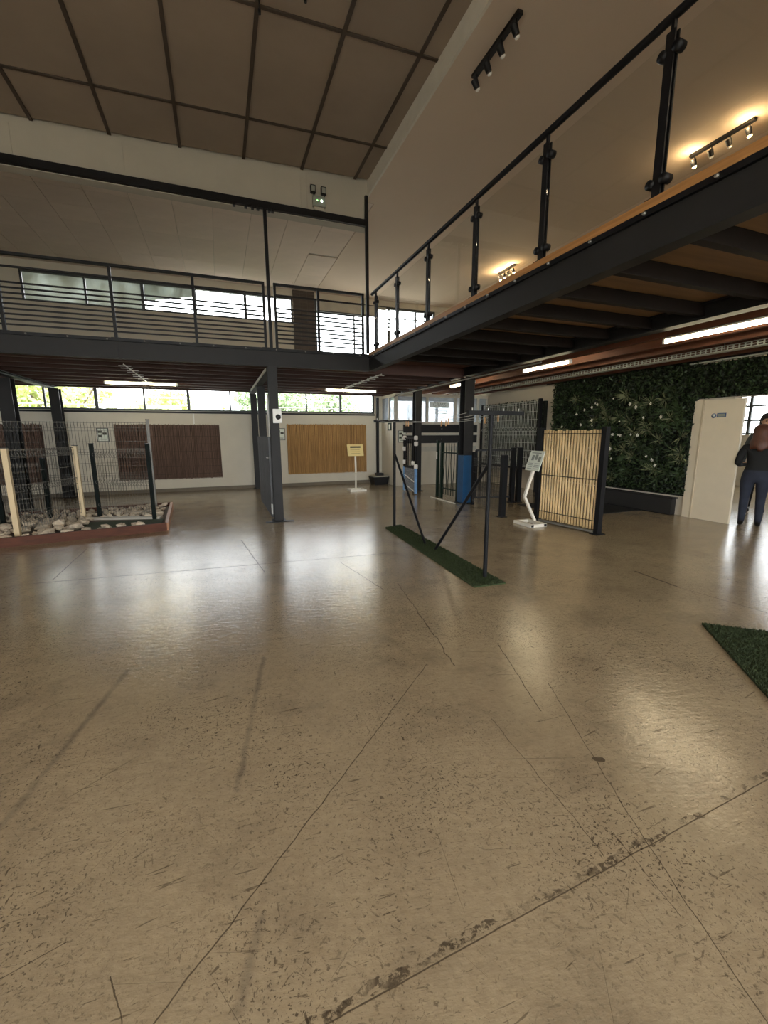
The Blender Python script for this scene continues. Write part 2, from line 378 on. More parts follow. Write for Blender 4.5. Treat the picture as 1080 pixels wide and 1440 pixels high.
def rep_tree(o, dx=0, dy=0, dz=0, label=None):
    c = o.copy(); COL.objects.link(c); c.location = Vector(o.location) + Vector((dx, dy, dz)); ORG[c.name] = ORG[o.name] + Vector((dx, dy, dz))
    if label: c['label'] = label
    for ch in o.children:
        d = ch.copy(); COL.objects.link(d); d.parent = c
        for g in ch.children:
            e = g.copy(); COL.objects.link(e); e.parent = d
    return c
def struct(name, mb, mat, label, cat, origin=None):
    return tag(mb.build(name, mat, None, origin), label, cat, None, 'structure')
def text(name, body, size, mat, loc, rot, parent=None, extrude=0.001):
    c = bpy.data.curves.new(name, 'FONT'); c.body = body; c.size = size; c.extrude = extrude; c.align_x = 'CENTER'; c.align_y = 'CENTER'
    c.materials.append(MATS[mat]); o = bpy.data.objects.new(name, c); COL.objects.link(o)
    o.rotation_euler = rot
    dg = bpy.context.evaluated_depsgraph_get(); dg.update()
    me = bpy.data.meshes.new_from_object(o.evaluated_get(dg)); bpy.data.objects.remove(o)
    o = bpy.data.objects.new(name, me); COL.objects.link(o); o.rotation_euler = rot
    if parent is not None: o.parent = parent; o.location = Vector(loc) - ORG[parent.name]
    else: o.location = loc
    return o

# key planes of the building
YF = 7.52      # face of the far mezzanine
XE = 2.60      # face of the side mezzanine
YB = 12.70     # inner face of the back wall
XW = 7.90      # inner face of the side wall
ZC = 5.44      # plaster ceiling over the mezzanines
XL, YN = -7.0, -4.5

# ------------------------------------------------------------------ shell
fl = MB().box(XL - 0.3, 14.4, YN - 0.3, YB + 0.3, -0.2, 0.0)
struct('floor', fl, 'floor', 'worn glossy beige painted concrete floor with scratches and joints', 'floor')

# back wall with the openings of the low strip, the upper strip, the tall upper window and the office window
LOW_X0, LOW_X1, LOW_Z0, LOW_Z1 = -4.92, 4.55, 2.13, 2.80
def wall_y(mb, x0, x1, z0, z1, y0, y1, holes):
    xs = sorted({x0, x1, *[h[0] for h in holes], *[h[1] for h in holes]})
    for a, b in zip(xs[:-1], xs[1:]):
        hs = sorted([(h[2], h[3]) for h in holes if h[0] <= a + 1e-6 and h[1] >= b - 1e-6]); z = z0
        for c, d in hs:
            if c > z: mb.box(a, b, y0, y1, z, c)
            z = d
        if z < z1: mb.box(a, b, y0, y1, z, z1)
    return mb
UP = (-4.0, 2.15, 4.57, 5.24); BIG = (2.77, 6.60, 3.30, 5.28); OFF = (5.0, 7.6, 0.95, 2.6)
wb = wall_y(MB(), XL, 8.2, 0, 5.8, YB, YB + 0.25, [(LOW_X0, LOW_X1, LOW_Z0, LOW_Z1), UP, BIG, OFF])
struct('wall_back', wb, 'wall_cream', 'cream back wall with a high strip of windows', 'wall')
struct('baseboard_back', MB().box(XL, 4.60, YB - 0.015, YB, 0, 0.09), 'skirting', 'low grey skirting along the back wall', 'skirting')

wr = MB()
wr.box(XW, XW + 0.2, 4.62, YB, 0, 5.8); wr.box(XW, XW + 0.2, YN, 2.9, 0, 5.8); wr.box(XW, XW + 0.2, 2.9, 4.62, 2.08, 5.8)
struct('wall_right', wr, 'wall_upper', 'cream side wall carrying the green plant wall', 'wall')
struct('wall_left', MB().box(XL - 0.2, XL, YN, YB, 0, 5.8), 'wall_cream', 'cream side wall opposite the plant wall', 'wall')
FRONT = [(-6.6 + i * 2.4, -4.4 + i * 2.4, 0.35, 3.4) for i in range(6)]  # unseen glazed bays, added to fill the hall with daylight
wf = wall_y(MB(), XL, 8.1, 0, 5.8, YN - 0.2, YN, FRONT)
struct('wall_front', wf, 'wall_cream', 'unseen shop front wall with tall glazed bays added for daylight', 'wall')
for i, (a, b, c, d) in enumerate(FRONT):
    w = thing('window_%d' % (10 + i), 'added unseen shop front window bay number %d from the hall corner' % (i + 1), 'window', ((a + b) / 2, YN - 0.1, c), kind='structure')
    MB().box(a, b, YN - 0.12, YN - 0.06, c, c + 0.06).box(a, b, YN - 0.12, YN - 0.06, d - 0.06, d).box(a, a + 0.06, YN - 0.12, YN - 0.06, c + 0.06, d - 0.06).box(b - 0.06, b, YN - 0.12, YN - 0.06, c + 0.06, d - 0.06).build('window_frame', 'window_frame', w)
    MB().box(a + 0.06, b - 0.06, YN - 0.095, YN - 0.087, c + 0.06, d - 0.06).build('pane', 'glass_clear', w)

# ceilings
def zc(x): return 5.665 + 0.03 * (x - XE)
c = thing('ceiling', 'brown fabric panel ceiling with dark grid bars over the hall', 'ceiling', (0, 0, 5.6), kind='structure')
x0, x1 = XL, XE
MB().add([(x0, YN, zc(x0) + 0.04), (x1, YN, zc(x1) + 0.04), (x1, YF + 0.2, zc(x1) + 0.04), (x0, YF + 0.2, zc(x0) + 0.04),
          (x0, YN, zc(x0) + 0.14), (x1, YN, zc(x1) + 0.14), (x1, YF + 0.2, zc(x1) + 0.14), (x0, YF + 0.2, zc(x0) + 0.14)],
         [(0, 3, 2, 1), (4, 5, 6, 7), (0, 1, 5, 4), (1, 2, 6, 5), (2, 3, 7, 6), (3, 0, 4, 7)]).build('ceiling_slab', 'ceiling_back', c)
GX = [2.38 - 0.875 * k for k in range(0, 11)]
GY = [7.50, 6.63, 5.04, 3.45, 1.86, 0.27, -1.32, -2.91, -4.48]
def tile_mesh(xa, xb, ya, yb, name='ceiling_panel', mat='ceiling_fabric', sag=0.0):
    mb = MB(); n = 4
    vs = []; fs = []
    for j in range(n + 1):
        for i in range(n + 1):
            u, v = i / n, j / n; x = xa + (xb - xa) * u; y = ya + (yb - ya) * v
            vs.append((x, y, zc(x) - sag * 16 * u * (1 - u) * v * (1 - v)))
    for j in range(n):
        for i in range(n):
            k = j * (n + 1) + i; fs.append((k, k + n + 1, k + n + 2, k + 1))
    return mb.add(vs, fs, True).build(name, mat, c)
for r in range(len(GY) - 1):
    ya, yb = GY[r + 1] + 0.02, GY[r] - 0.02
    first = None
    for k in range(len(GX)):
        if k == 0: tile_mesh(GX[0] + 0.02, XE, ya, yb)
        if k < len(GX) - 1:
            if first is None: first = tile_mesh(GX[k + 1] + 0.02, GX[k] - 0.02, ya, yb, sag=0.012)
            else: rep(first, -0.875 * (k), 0, -0.875 * k * 0.03)
for x in GX: MB().bar((x, YN, zc(x) - 0.004), (x, YF, zc(x) - 0.004), 0.042, 0.02).build('grid_bar', 'ceiling_grid', c)
for y in GY[1:]: MB().bar((XL, y, zc(XL) - 0.003), (XE, y, zc(XE) - 0.003), 0.036, 0.02).build('grid_bar', 'ceiling_grid', c)

struct('ceiling_plaster', MB().box(XE + 0.032, 8.1, YN, YF + 0.2, ZC, ZC + 0.1).box(2.79, 8.1, YF + 0.2, YB, ZC, ZC + 0.1), 'ceiling_plaster', 'smooth beige plaster ceiling over the glass railed gallery', 'ceiling')
c2 = thing('ceiling_tiled', 'pale rectangular tile ceiling over the far gallery behind the white bulkhead', 'ceiling', (0, 10, ZC), kind='structure')
MB().box(XL, 2.79, YF + 0.2, YB, ZC + 0.022, ZC + 0.1).build('ceiling_slab', 'frieze', c2)
TX = [2.785 - 0.655 * k for k in range(0, 15)]; TY = [YB - 0.005 - 0.62 * k for k in range(0, 9)]
t0 = MB().box(TX[1] + 0.004, TX[0] - 0.004, TY[1] + 0.002, TY[0] - 0.002, ZC + 0.005, ZC + 0.02).build('ceiling_tile', 'ceiling_tile', c2)
for i in range(len(TX) - 1):
    for j in range(len(TY) - 1):
        if (i, j) == (0, 0): continue
        t = rep(t0, TX[i] - TX[0], TY[j] - TY[0], 0)
        if i == 0 and j == 4: t.rotation_euler = (0.05, 0, 0); t.location.z -= 0.42; t.location.y += 0.0
        if i == 0 and j == 4: t.rotation_euler = (0, 0, 0); t.location.z = t0.location.z + 0.012; t.location.y -= 0.06
b = thing('trim_1', 'white boarded bulkhead between the hall ceiling and the far gallery', 'bulkhead', (0, YF, 4.95), kind='structure')
xs = [XL, -4.78, -3.52, -2.26, -0.99, 0.25, 1.49, 1.59, 2.60]
for a, d in zip(xs[:-1], xs[1:]):
    MB().add([(a, YF + 0.02, 4.95), (d, YF + 0.02, 4.95), (d, YF + 0.2, 4.95), (a, YF + 0.2, 4.95), (a, YF + 0.02, zc(a) + 0.05), (d, YF + 0.02, zc(d) + 0.05), (d, YF + 0.2, zc(d) + 0.05), (a, YF + 0.2, zc(a) + 0.05)],
             [(0, 3, 2, 1), (4, 5, 6, 7), (0, 1, 5, 4), (1, 2, 6, 5), (2, 3, 7, 6), (3, 0, 4, 7)]).build('board', 'frieze', b)
for x in xs[1:-1]: MB().box(x - 0.012, x + 0.012, YF + 0.008, YF + 0.02, 5.0, zc(x) - 0.06).build('cover_strip', 'frieze', b)
struct('trim_2', MB().box(XE, XE + 0.03, YN, YF + 0.02, ZC - 0.005, 5.80), 'white_strip', 'white vertical edge strip where the hall ceiling steps down', 'trim')

# ------------------------------------------------------------------ windows of the back wall
def window_strip(name, label, x0, x1, z0, z1, mull, y=YB + 0.06, fr='window_frame', glass='glass_clear', fw=0.05, pane_mats=()):
    w = thing(name, label, 'window', ((x0 + x1) / 2, y, z0), kind='structure')
    MB().box(x0, x1, y - 0.04, y + 0.04, z0, z0 + fw).box(x0, x1, y - 0.04, y + 0.04, z1 - fw, z1).box(x0, x0 + fw, y - 0.04, y + 0.04, z0 + fw, z1 - fw).box(x1 - fw, x1, y - 0.04, y + 0.04, z0 + fw, z1 - fw).build('window_frame', fr, w)
    ms = [x0 + fw / 2] + list(mull) + [x1 - fw / 2]
    for i, x in enumerate(mull): MB().box(x - (0.035 if i % 2 else 0.02), x + (0.035 if i % 2 else 0.02), y - 0.035, y + 0.035, z0 + fw, z1 - fw).build('mullion', fr, w)
    for k, (a, d) in enumerate(zip(ms[:-1], ms[1:])):
        MB().box(a + 0.025, d - 0.025, y - 0.004, y + 0.004, z0 + fw, z1 - fw).build('pane', pane_mats[k] if k < len(pane_mats) else glass, w)
    return w
w = window_strip('window_1', 'long low strip window under the far gallery with trees outside', LOW_X0, LOW_X1, LOW_Z0, LOW_Z1, [-3.86, -2.80, -1.74, -0.70, 0.35, 1.40, 2.45, 3.48])
MB().box(LOW_X0, LOW_X1, YB - 0.03, YB + 0.02, LOW_Z0 - 0.055, LOW_Z0 - 0.01).build('window_sill', 'black_steel', w)
w = window_strip('window_2', 'strip window above the far gallery rail with greyed panes at one end', UP[0], UP[1], UP[2], UP[3], [-2.75, -1.54, -0.33, 0.90, 1.55], pane_mats=('glass_greyed', 'glass_greyed'), fw=0.04)
MB().add([(-1.50, YB + 0.035, 5.22), (-1.50, YB + 0.035, 4.80), (-0.38, YB + 0.035, 5.02), (-0.38, YB + 0.035, 5.22), (-1.50, YB + 0.045, 5.22), (-1.50, YB + 0.045, 4.80), (-0.38, YB + 0.045, 5.02), (-0.38, YB + 0.045, 5.22)],
         [(0, 1, 2, 3), (7, 6, 5, 4), (0, 4, 5, 1), (1, 5, 6, 2), (2, 6, 7, 3), (3, 7, 4, 0)]).build('slanted_grey_sheet', 'glass_greyed', w)  # grey translucent sheet with a slanted lower edge
w = window_strip('window_3', 'tall bright window over the corner of the two galleries', BIG[0], BIG[1], BIG[2], BIG[3], [3.95, 5.05, 5.95], fw=0.06)
MB().box(BIG[0] + 0.06, 4.95, YB + 0.0, YB + 0.05, 4.98, 5.25).build('shutter_box', 'window_frame_pale', w)
MB().box(BIG[0], BIG[1], YB - 0.02, YB + 0.03, 4.95, 4.985).build('transom', 'window_frame', w)
window_strip('window_4', 'office rear window behind the glazed partition', OFF[0], OFF[1], OFF[2], OFF[3], [5.9, 6.75], fr='window_frame_pale')
br = thing('brick_pier', 'dark grey brick pier between the upper windows', 'brick pier', (2.46, YB, 3.3), kind='structure')
MB().box(2.16, 2.76, YB - 0.03, YB, 3.3, ZC).build('mortar_bed', 'mortar', br)
b0 = MB().box(2.165, 2.355, YB - 0.045, YB - 0.028, 3.305, 3.37).build('brick', 'brick_grey', br)
for r in range(28):
    for k in range(3):
        if r or k:
            off = 0.2 * k + (0.0 if r % 2 else 0.0)
            rep(b0, off, 0, 0.0765 * r)

# ------------------------------------------------------------------ outdoors
struct('ground', MB().box(-40, 40, YB + 0.3, 60, -0.6, -0.3).box(-40, 40, -40, YN - 0.5, -0.6, -0.3).box(14.6, 40, YN - 0.5, YB + 0.3, -0.6, -0.3), 'ground_out', 'pale open ground outside the windows', 'ground')
def leaves(mb, pts, size, rr, flat=0.0, narrow=1.0):
    for p in pts:
        s = size * rr.uniform(0.6, 1.3)
        d = Vector((rr.gauss(0, 1), rr.gauss(0, 1), rr.gauss(0, 1))).normalized()
        a = d.orthogonal().normalized(); a.rotate(Matrix.Rotation(rr.uniform(0, 6.28), 3, d)); b_ = d.cross(a)
        p = Vector(p)
        mb.add([p - a * s, p + b_ * s * 0.45 * narrow, p + a * s, p - b_ * s * 0.45 * narrow], [(0, 1, 2, 3)])
def tree(x, y, h, rx, label, mat, n=2600):
    rr = random.Random(int(x * 31 + y)); t = thing('broadleaf_tree', label, 'tree', (x, y, -0.3), 'trees outside the low window')
    MB().tube((x, y, -0.3), (x + 0.1, y, h * 0.6), 0.14, 8, 0.07).tube((x + 0.05, y, h * 0.35), (x + rx * 0.5, y, h * 0.75), 0.06, 6, 0.03).tube((x + 0.05, y, h * 0.4), (x - rx * 0.5, y, h * 0.8), 0.06, 6, 0.03).build('trunk', 'trunk', t)
    mb = MB(); pts = []
    lobes = [(rr.uniform(-0.6, 0.6) * rx, rr.uniform(-0.5, 0.5) * rx, h * rr.uniform(0.45, 0.85), rr.uniform(0.35, 0.6) * rx) for _ in range(9)]
    for _ in range(n):
        lx, ly, lz, lr = rr.choice(lobes); d = Vector((rr.gauss(0, 1), rr.gauss(0, 1), rr.gauss(0, 1))).normalized() * lr * rr.uniform(0.5, 1)
        pts.append((x + lx + d.x, y + ly + d.y, lz + d.z * 0.8))
    leaves(mb, pts, 0.13, rr, narrow=1.3); f = mb.build('foliage', mat, t); f['kind'] = 'stuff'
tree(-9.8, 19.0, 4.4, 2.4, 'yellow green tree seen through the first panes of the low window', 'leaf_tree')
tree(-5.2, 18.4, 4.3, 2.3, 'bright green tree outside between the two dark columns', 'leaf_tree')
tree(-2.6, 22.5, 3.9, 1.7, 'small yellow green tree sloping down towards the white sky', 'leaf_tree')
tree(-0.2, 26.0, 3.2, 1.3, 'low rounded bush top outside above the dark reed screen', 'leaf_tree', 1500)
tree(2.2, 21.0, 3.8, 1.7, 'pale green tree outside beside the slatted gate column', 'leaf_tree_pale')
tree(5.6, 22.0, 4.0, 1.6, 'pale tree outside above the golden reed screen', 'leaf_tree_pale')
g = thing('outdoor_railing', 'thin grey railing outside the low strip window', 'railing', (0, 15.0, -0.3))
MB().tube((-8, 15, 2.40), (6.5, 15, 2.40), 0.016, 6).build('top_rail', 'galvanised', g)
p0 = MB().tube((-7, 15, -0.3), (-7, 15, 2.40), 0.02, 6).build('post', 'galvanised', g)
for k in range(1, 7): rep(p0, 2.1 * k)
tag(MB().box(1.0, 9.0, 25, 25.4, -0.3, 2.55).build('garden_wall', 'outdoor_white', None, (5, 25, -0.3)), 'low white boundary wall outside beyond the pale trees', 'wall', kind='structure')

# ------------------------------------------------------------------ steel frame of the mezzanines
def column(x, y, s, z1, label, base=True, mat='anthracite'):
    t = thing('steel_column', label, 'column', (x, y, 0), 'steel columns of the mezzanine', 'structure')
    MB().ibeam((x, y, 0.012 if base else 0), (x, y, z1), s, s, 0.012, 0.016).build('shaft', mat, t)
    if base: MB().box(x - s * 0.75, x + s * 0.75, y - s * 0.75, y + s * 0.75, 0, 0.012).build('base_plate', mat, t)
    return t
column(-3.80, 10.60, 0.22, 2.60, 'thick dark steel column nearest the planting bed corner')
column(-3.55, 12.45, 0.20, 2.60, 'dark steel column against the low window behind the bed')
column(0.90, 7.60, 0.15, 2.62, 'dark steel column at the free end of the slatted gate')
column(0.97, 10.50, 0.16, 2.60, 'dark steel column midway along the slatted gate line')
column(0.95, 12.50, 0.16, 2.60, 'slim dark steel column standing against the back wall')
bluec = column(4.98, 8.05, 0.22, 2.68, 'dark steel column wrapped in blue film at its foot')
bf = 0.116
MB().box(4.98 - bf, 4.98 + bf, 8.05 - bf, 8.05 + bf, 0.02, 1.05).build('blue_film', 'blue_film', bluec)
column(4.90, 10.35, 0.18, 2.64, 'steel column behind the wrapped white cornered gate')

em = thing('steel_beam', 'dark steel edge beam of the far gallery with splice plate', 'beam', (-2, YF, 2.62), 'mezzanine edge beams', 'structure')
MB().box(XL, XE, YF, YF + 0.016, 2.62, 2.86).box(XL, XE, YF + 0.016, YF + 0.10, 2.62, 2.636).build('web', 'anthracite', em)
MB().box(XL, XE, YF - 0.02, YF + 0.08, 2.862, 2.905).build('top_angle', 'black_steel', em)
MB().box(-1.42, -1.30, YF - 0.012, YF, 2.63, 2.85).build('splice_plate', 'anthracite', em)
bolt = MB().lathe((-4.3, YF - 0.02, 2.882), [(0.012, 0), (0.012, 0.012)], 8, (0, -1, 0)).build('bolt', 'galvanised', em)
for k in range(1, 15): rep(bolt, 0.48 * k)
es = thing('steel_beam', 'dark steel edge beam of the glass railed gallery', 'beam', (XE, 2, 2.62), 'mezzanine edge beams', 'structure')
MB().box(XE, XE + 0.016, YN, YF, 2.62, 2.83).box(XE + 0.016, XE + 0.12, YN, YF, 2.62, 2.636).build('web', 'anthracite', es)
MB().box(XE - 0.02, XE + 0.02, YN, YF - 0.03, 2.832, 2.868).build('rubber_strip', 'black_steel', es)
ed = MB().box(XE - 0.012, XE + 0.14, YN, YF - 0.03, 2.87, 2.925).build('edge_board', 'edge_timber', es)
bolt = MB().lathe((XE - 0.02, 7.2, 2.85), [(0.011, 0), (0.011, 0.016)], 8, (-1, 0, 0)).build('bolt', 'galvanised', es)
for k in range(1, 22): rep(bolt, 0, -0.42 * k)

# far gallery floor: joists along the hall, beams across, boards above
fg = thing('mezzanine_floor', 'dark red timber joist floor of the far gallery', 'mezzanine floor', (-1, 10, 2.6), kind='structure')
MB().box(XL, 4.9, YF + 0.08, YB, 2.86, 2.90).build('deck', 'deck_under_red', fg)
j0 = MB().box(XL, 4.9, YF + 0.55, YF + 0.62, 2.66, 2.86).build('joist', 'timber_red', fg)
for k in range(1, 9): rep(j0, 0, 0.56 * k)
for x, lab in ((-3.62, 'dark cross beam over the bed columns'), (0.92, 'dark cross beam over the slatted gate columns'), (4.95, 'dark beam carrying the joists along the blue wrapped column line')):
    bm_ = thing('steel_beam', lab, 'beam', (x, 10, 2.6), 'mezzanine cross beams', 'structure')
    if x > 4: MB().ibeam((x, YN, 2.775), (x, YB - 0.02, 2.775), 0.16, 0.17).build('section', 'anthracite', bm_)
    else:
        MB().ibeam((x, YF + 0.1, 2.63), (x, YB - 0.02, 2.63), 0.14, 0.06, 0.012, 0.012).build('section', 'anthracite', bm_)
        MB().box(x - 0.085, x - 0.07, YF + 0.5, YB - 1.0, 2.605, 2.655).build('lit_web_strip', 'white_plastic', bm_)  # white strip stands in for lamp light caught on the pale beam web
# side gallery floor
sg = thing('mezzanine_floor', 'timber joist floor of the glass railed gallery with orange brown boards', 'mezzanine floor', (5, 2, 2.6), kind='structure')
d0 = MB().box(XE + 0.14, 4.94, -0.10, 0.50, 2.866, 2.90).build('floor_board', 'deck_under', sg)
for k in list(range(-10, 0)) + list(range(1, 12)): rep(d0, 0, 0.604 * k)
j0 = MB().box(XE + 0.02, 4.94, 0.27, 0.34, 2.735, 2.862).build('joist', 'timber_black', sg)
for k in list(range(-10, 0)) + list(range(1, 12)): rep(j0, 0, 0.604 * k)
MB().box(4.94, XW, YN, YB, 2.866, 2.90).build('deck', 'deck_under_red', sg)
j1 = MB().box(5.42, 5.50, YN, YB, 2.715, 2.866).build('joist', 'timber_red_y', sg)
for k in range(1, 5): rep(j1, 0.55 * k)
MB().box(XE + 0.14, XW, YN, YF + 0.02, 2.902, 2.925).box(4.9, XW, YF + 0.02, YB, 2.902, 2.925).box(XL, 4.9, YF + 0.08, YB, 2.902, 2.925).build('floor_covering', 'mezz_top', sg)

# portal frame above the far gallery edge
pf = thing('steel_portal', 'black square tube frame standing above the far gallery edge', 'steel frame', (0, YF, 2.9), kind='structure')
MB().bar((XL, YF - 0.01, 5.01), (2.55, YF - 0.01, 5.01), 0.06, 0.10).build('overhead_bar', 'black_steel', pf)
MB().box(0.875, 0.925, YF - 0.035, YF + 0.015, 2.906, 4.955).build('post', 'black_steel', pf)
MB().box(2.55, 2.60, YF - 0.035, YF + 0.015, 2.92, 5.43).build('post', 'black_steel', pf)
for x in (0.45, 0.62, 0.72, 0.80, 0.97, 1.02): MB().box(x - 0.02, x + 0.02, YF - 0.05, YF + 0.01, 4.925, 4.965).build('clamp', 'black_steel', pf)

# ------------------------------------------------------------------ bar railings
def bar_railing(label, posts):
    t = thing('guard_railing', label, 'railing', ((posts[0] + posts[-1]) / 2, YF, 2.9), 'bar railings of the far gallery')
    y = YF + 0.03; a, d = posts[0], posts[-1]
    MB().bar((a - 0.02, y, 3.895), (d + 0.02, y, 3.895), 0.05, 0.035).build('top_rail', 'black_steel', t)
    MB().bar((a, y, 3.735), (d, y, 3.735), 0.02, 0.026).build('mid_rail', 'black_steel', t)
    r0 = MB().bar((a, y, 3.0), (d, y, 3.0), 0.016, 0.022).build('bar', 'black_steel', t)
    for k in range(1, 9): rep(r0, 0, 0, 0.067 * k)
    for x in posts:
        p = MB().box(x - 0.02, x + 0.02, y - 0.02, y + 0.02, 2.906, 3.878).build('post', 'black_steel', t)
        MB().box(x - 0.06, x + 0.06, y - 0.03, y + 0.04, 2.905, 2.915).build('foot_plate', 'black_steel', p)
bar_railing('long black bar railing along the far gallery up to the middle post', [-6.3, -5.1, -3.9, -2.62, -1.31, -0.22, 0.82])
bar_railing('short black bar railing between the middle post and the corner', [1.0, 1.71, 2.50])

# ------------------------------------------------------------------ glass railing
gr = thing('glass_railing', 'glass panel railing with black posts along the side gallery', 'railing', (XE, 2, 2.925))
MB().tube((XE + 0.03, YN, 3.88), (XE + 0.03, 7.42, 3.88), 0.026, 10).build('handrail', 'black_steel', gr)
GP = [7.22, 6.29, 5.27, 4.18, 3.155, 2.13, 1.10, 0.08, -0.94, -1.96, -3.0]
for i, y in enumerate(GP):
    p = MB().box(XE + 0.012, XE + 0.022, y - 0.028, y + 0.028, 2.926, 3.80).box(XE + 0.042, XE + 0.052, y - 0.028, y + 0.028, 2.926, 3.80).box(XE + 0.02, XE + 0.044, y - 0.01, y + 0.01, 3.78, 3.86).build('post', 'black_steel', gr)
    for z in (3.02, 3.70):
        for s in (-1, 1):
            MB().lathe((XE + 0.004, y + s * 0.045, z), [(0.028, 0), (0.028, 0.056)], 12, (1, 0, 0)).build('clamp', 'black_steel', p)
    MB().box(XE - 0.005, XE + 0.07, y - 0.06, y + 0.06, 2.9255, 2.934).build('foot_plate', 'black_steel', p)
for a, d in zip(GP[:-1], GP[1:]):
    MB().box(XE + 0.028, XE + 0.036, d + 0.02, a - 0.02, 2.97, 3.77).build('glass_pane', 'glass_rail', gr)

# ------------------------------------------------------------------ lamps
def tube_light(p, q, label, mat, group):
    p = Vector(p); q = Vector(q); mid = (p + q) / 2
    t = thing('tube_light', label, 'tube light', tuple(mid), group)
    d = (q - p).normalized(); s = d.cross(Vector((0, 0, 1)))
    MB().bar(p + Vector((0, 0, 0.035)), q + Vector((0, 0, 0.035)), 0.07, 0.02).build('housing', 'white_metal', t)
    MB().tube(p + d * 0.03, q - d * 0.03, 0.022, 10).build('tube', mat, t)
    for e in (p, q): MB().bar(e - d * 0.015, e + d * 0.015, 0.05, 0.05).build('end_cap', 'white_plastic', t)
    return t
tube_light((-2.20, 10.905, 2.615), (-0.80, 10.905, 2.615), 'white tube light under the far gallery above the brown reed screen', 'tube_cool', 'tube lights')
tube_light((2.60, 10.905, 2.615), (3.95, 10.905, 2.615), 'white tube light under the far gallery above the golden reed screen', 'tube_cool', 'tube lights')
tube_light((5.46, 2.65, 2.66), (5.46, 4.10, 2.66), 'long tube light nearest the plant wall doorway', 'tube_warm', 'tube lights')
tube_light((5.46, 5.70, 2.66), (5.46, 6.85, 2.66), 'tube light in front of the perforated cable tray middle', 'tube_warm', 'tube lights')
tube_light((5.46, 8.55, 2.66), (5.46, 9.60, 2.66), 'tube light partly hidden behind the blue wrapped column', 'tube_warm', 'tube lights')
tube_light((5.46, -1.60, 2.66), (5.46, 0.00, 2.66), 'tube light under the side gallery beside the camera', 'tube_warm', 'tube lights')
for i, (x, y) in enumerate(((-4.2, -1.2), (-1.2, -1.2), (1.4, -1.2), (-4.2, -3.2), (-1.2, -3.2), (1.4, -3.2))):
    tube_light((x, y - 0.75, zc(x) - 0.06), (x, y + 0.75, zc(x) - 0.06), ('added unseen fill tube on the hall ceiling behind the camera, ' + ('first', 'second', 'third', 'fourth', 'fifth', 'sixth')[i] + ' of six'), 'tube_added_fill', 'added hall fill tubes')  # unseen lamps added to brighten the hall
for i, y in enumerate((-0.5, -2.8)):
    tube_light((5.3, y - 0.75, ZC - 0.046), (5.3, y + 0.75, ZC - 0.046), ('added unseen fill tube on the gallery ceiling behind the camera', 'last added unseen fill tube on the gallery ceiling near the shop front')[i], 'tube_added_fill', 'added gallery fill tubes')  # unseen lamps added to lift the gallery ceiling brightness
def conduit(x, y0, y1, label):
    t = thing('cable_conduit', label, 'conduit', (x, y0, 2.63), 'thin conduits feeding the tube lights')
    MB().tube((x, y0, 2.648), (x, y1, 2.648), 0.010, 6).build('pipe', 'white_plastic', t)
    k0 = MB().bar((x - 0.09, y0 + 0.1, 2.638), (x + 0.09, y0 + 0.1, 2.638), 0.02, 0.008).build('clip', 'white_plastic', t)
    n = int((y1 - y0) / 0.28)
    for k in range(1, n): rep(k0, 0.02 * (-1) ** k, 0.28 * k)
conduit(-1.38, 8.3, 11.0, 'thin white conduit with cross clips above the brown reed screen')
conduit(3.02, 8.0, 11.0, 'thin white conduit with cross clips above the golden reed screen')
tag(MB().path([(4.78, 5.6, 2.60), (4.78, 11.35, 2.60), (4.70, 11.45, 2.55), (4.70, 11.45, 1.85)], 0.016, 8).build('steel_conduit', 'galvanised', None, (4.78, 8, 2.6)), 'grey steel pipe running along the beam and down the office corner', 'pipe')

ct = thing('cable_tray', 'long perforated metal cable tray below the side gallery', 'cable tray', (7.0, 6, 2.68))
mb = MB(); ys = -1.0
for z0_, z1_ in ((2.680, 2.688), (2.712, 2.720), (2.744, 2.752)): mb.box(6.97, 6.973, -1, 12.5, z0_, z1_)
y = -1.0
while y < 12.5:
    mb.box(6.97, 6.973, y, y + 0.02, 2.688, 2.744); y += 0.075
mb.box(6.973, 7.12, -1, 12.5, 2.680, 2.683)
mb.box(7.12, 7.123, -1, 12.5, 2.680, 2.752)
mb.build('tray', 'mesh_pale', ct)
h0 = MB().tube((7.045, 0, 2.683), (7.045, 0, 2.90), 0.006, 6).build('hanger', 'galvanised', ct)
for k in range(1, 9): rep(h0, 0, 1.45 * k)

def spot_track(x, y0, y1, label, lit):
    t = thing('spotlight_bar', label, 'spotlight', (x, (y0 + y1) / 2, ZC), 'ceiling spotlight bars')
    MB().box(x - 0.03, x + 0.03, y0, y1, ZC - 0.035, ZC).build('bar', 'black_steel', t)
    for k in range(4):
        y = y0 + 0.06 + (y1 - y0 - 0.12) * k / 3
        s = MB().tube((x, y, ZC - 0.035), (x, y, ZC - 0.09), 0.008, 6).tube((x - 0.03, y, ZC - 0.09), (x + 0.01, y, ZC - 0.16), 0.038, 12, 0.03).build('spot', 'black_steel', t)
        MB().lathe((x + 0.014, y, ZC - 0.166), [(0.012, 0.0), (0.026, 0.006), (0.022, 0.018), (0.008, 0.026)], 10, (0.5, 0, -0.86)).build('bulb', 'bulb_warm' if k in lit else 'white_plastic', s)
        if k in lit:
            L = bpy.data.lights.new('spot_bulb_light', 'POINT'); L.energy = 6; L.color = (1.0, 0.72, 0.38); L.shadow_soft_size = 0.03
            lo = bpy.data.objects.new('spot_bulb_light', L); COL.objects.link(lo); lo.location = (x - 0.09, y - 0.02, ZC - 0.13)
spot_track(2.93, 4.0, 4.80, 'dark four lamp spotlight bar beside the white ceiling edge', ())
spot_track(6.78, 9.03, 9.67, 'lit four lamp spotlight bar seen through the glass railing', (0, 2, 3))
spot_track(6.63, 4.08, 4.89, 'four lamp spotlight bar above the nearer gallery edge', (0, 3))

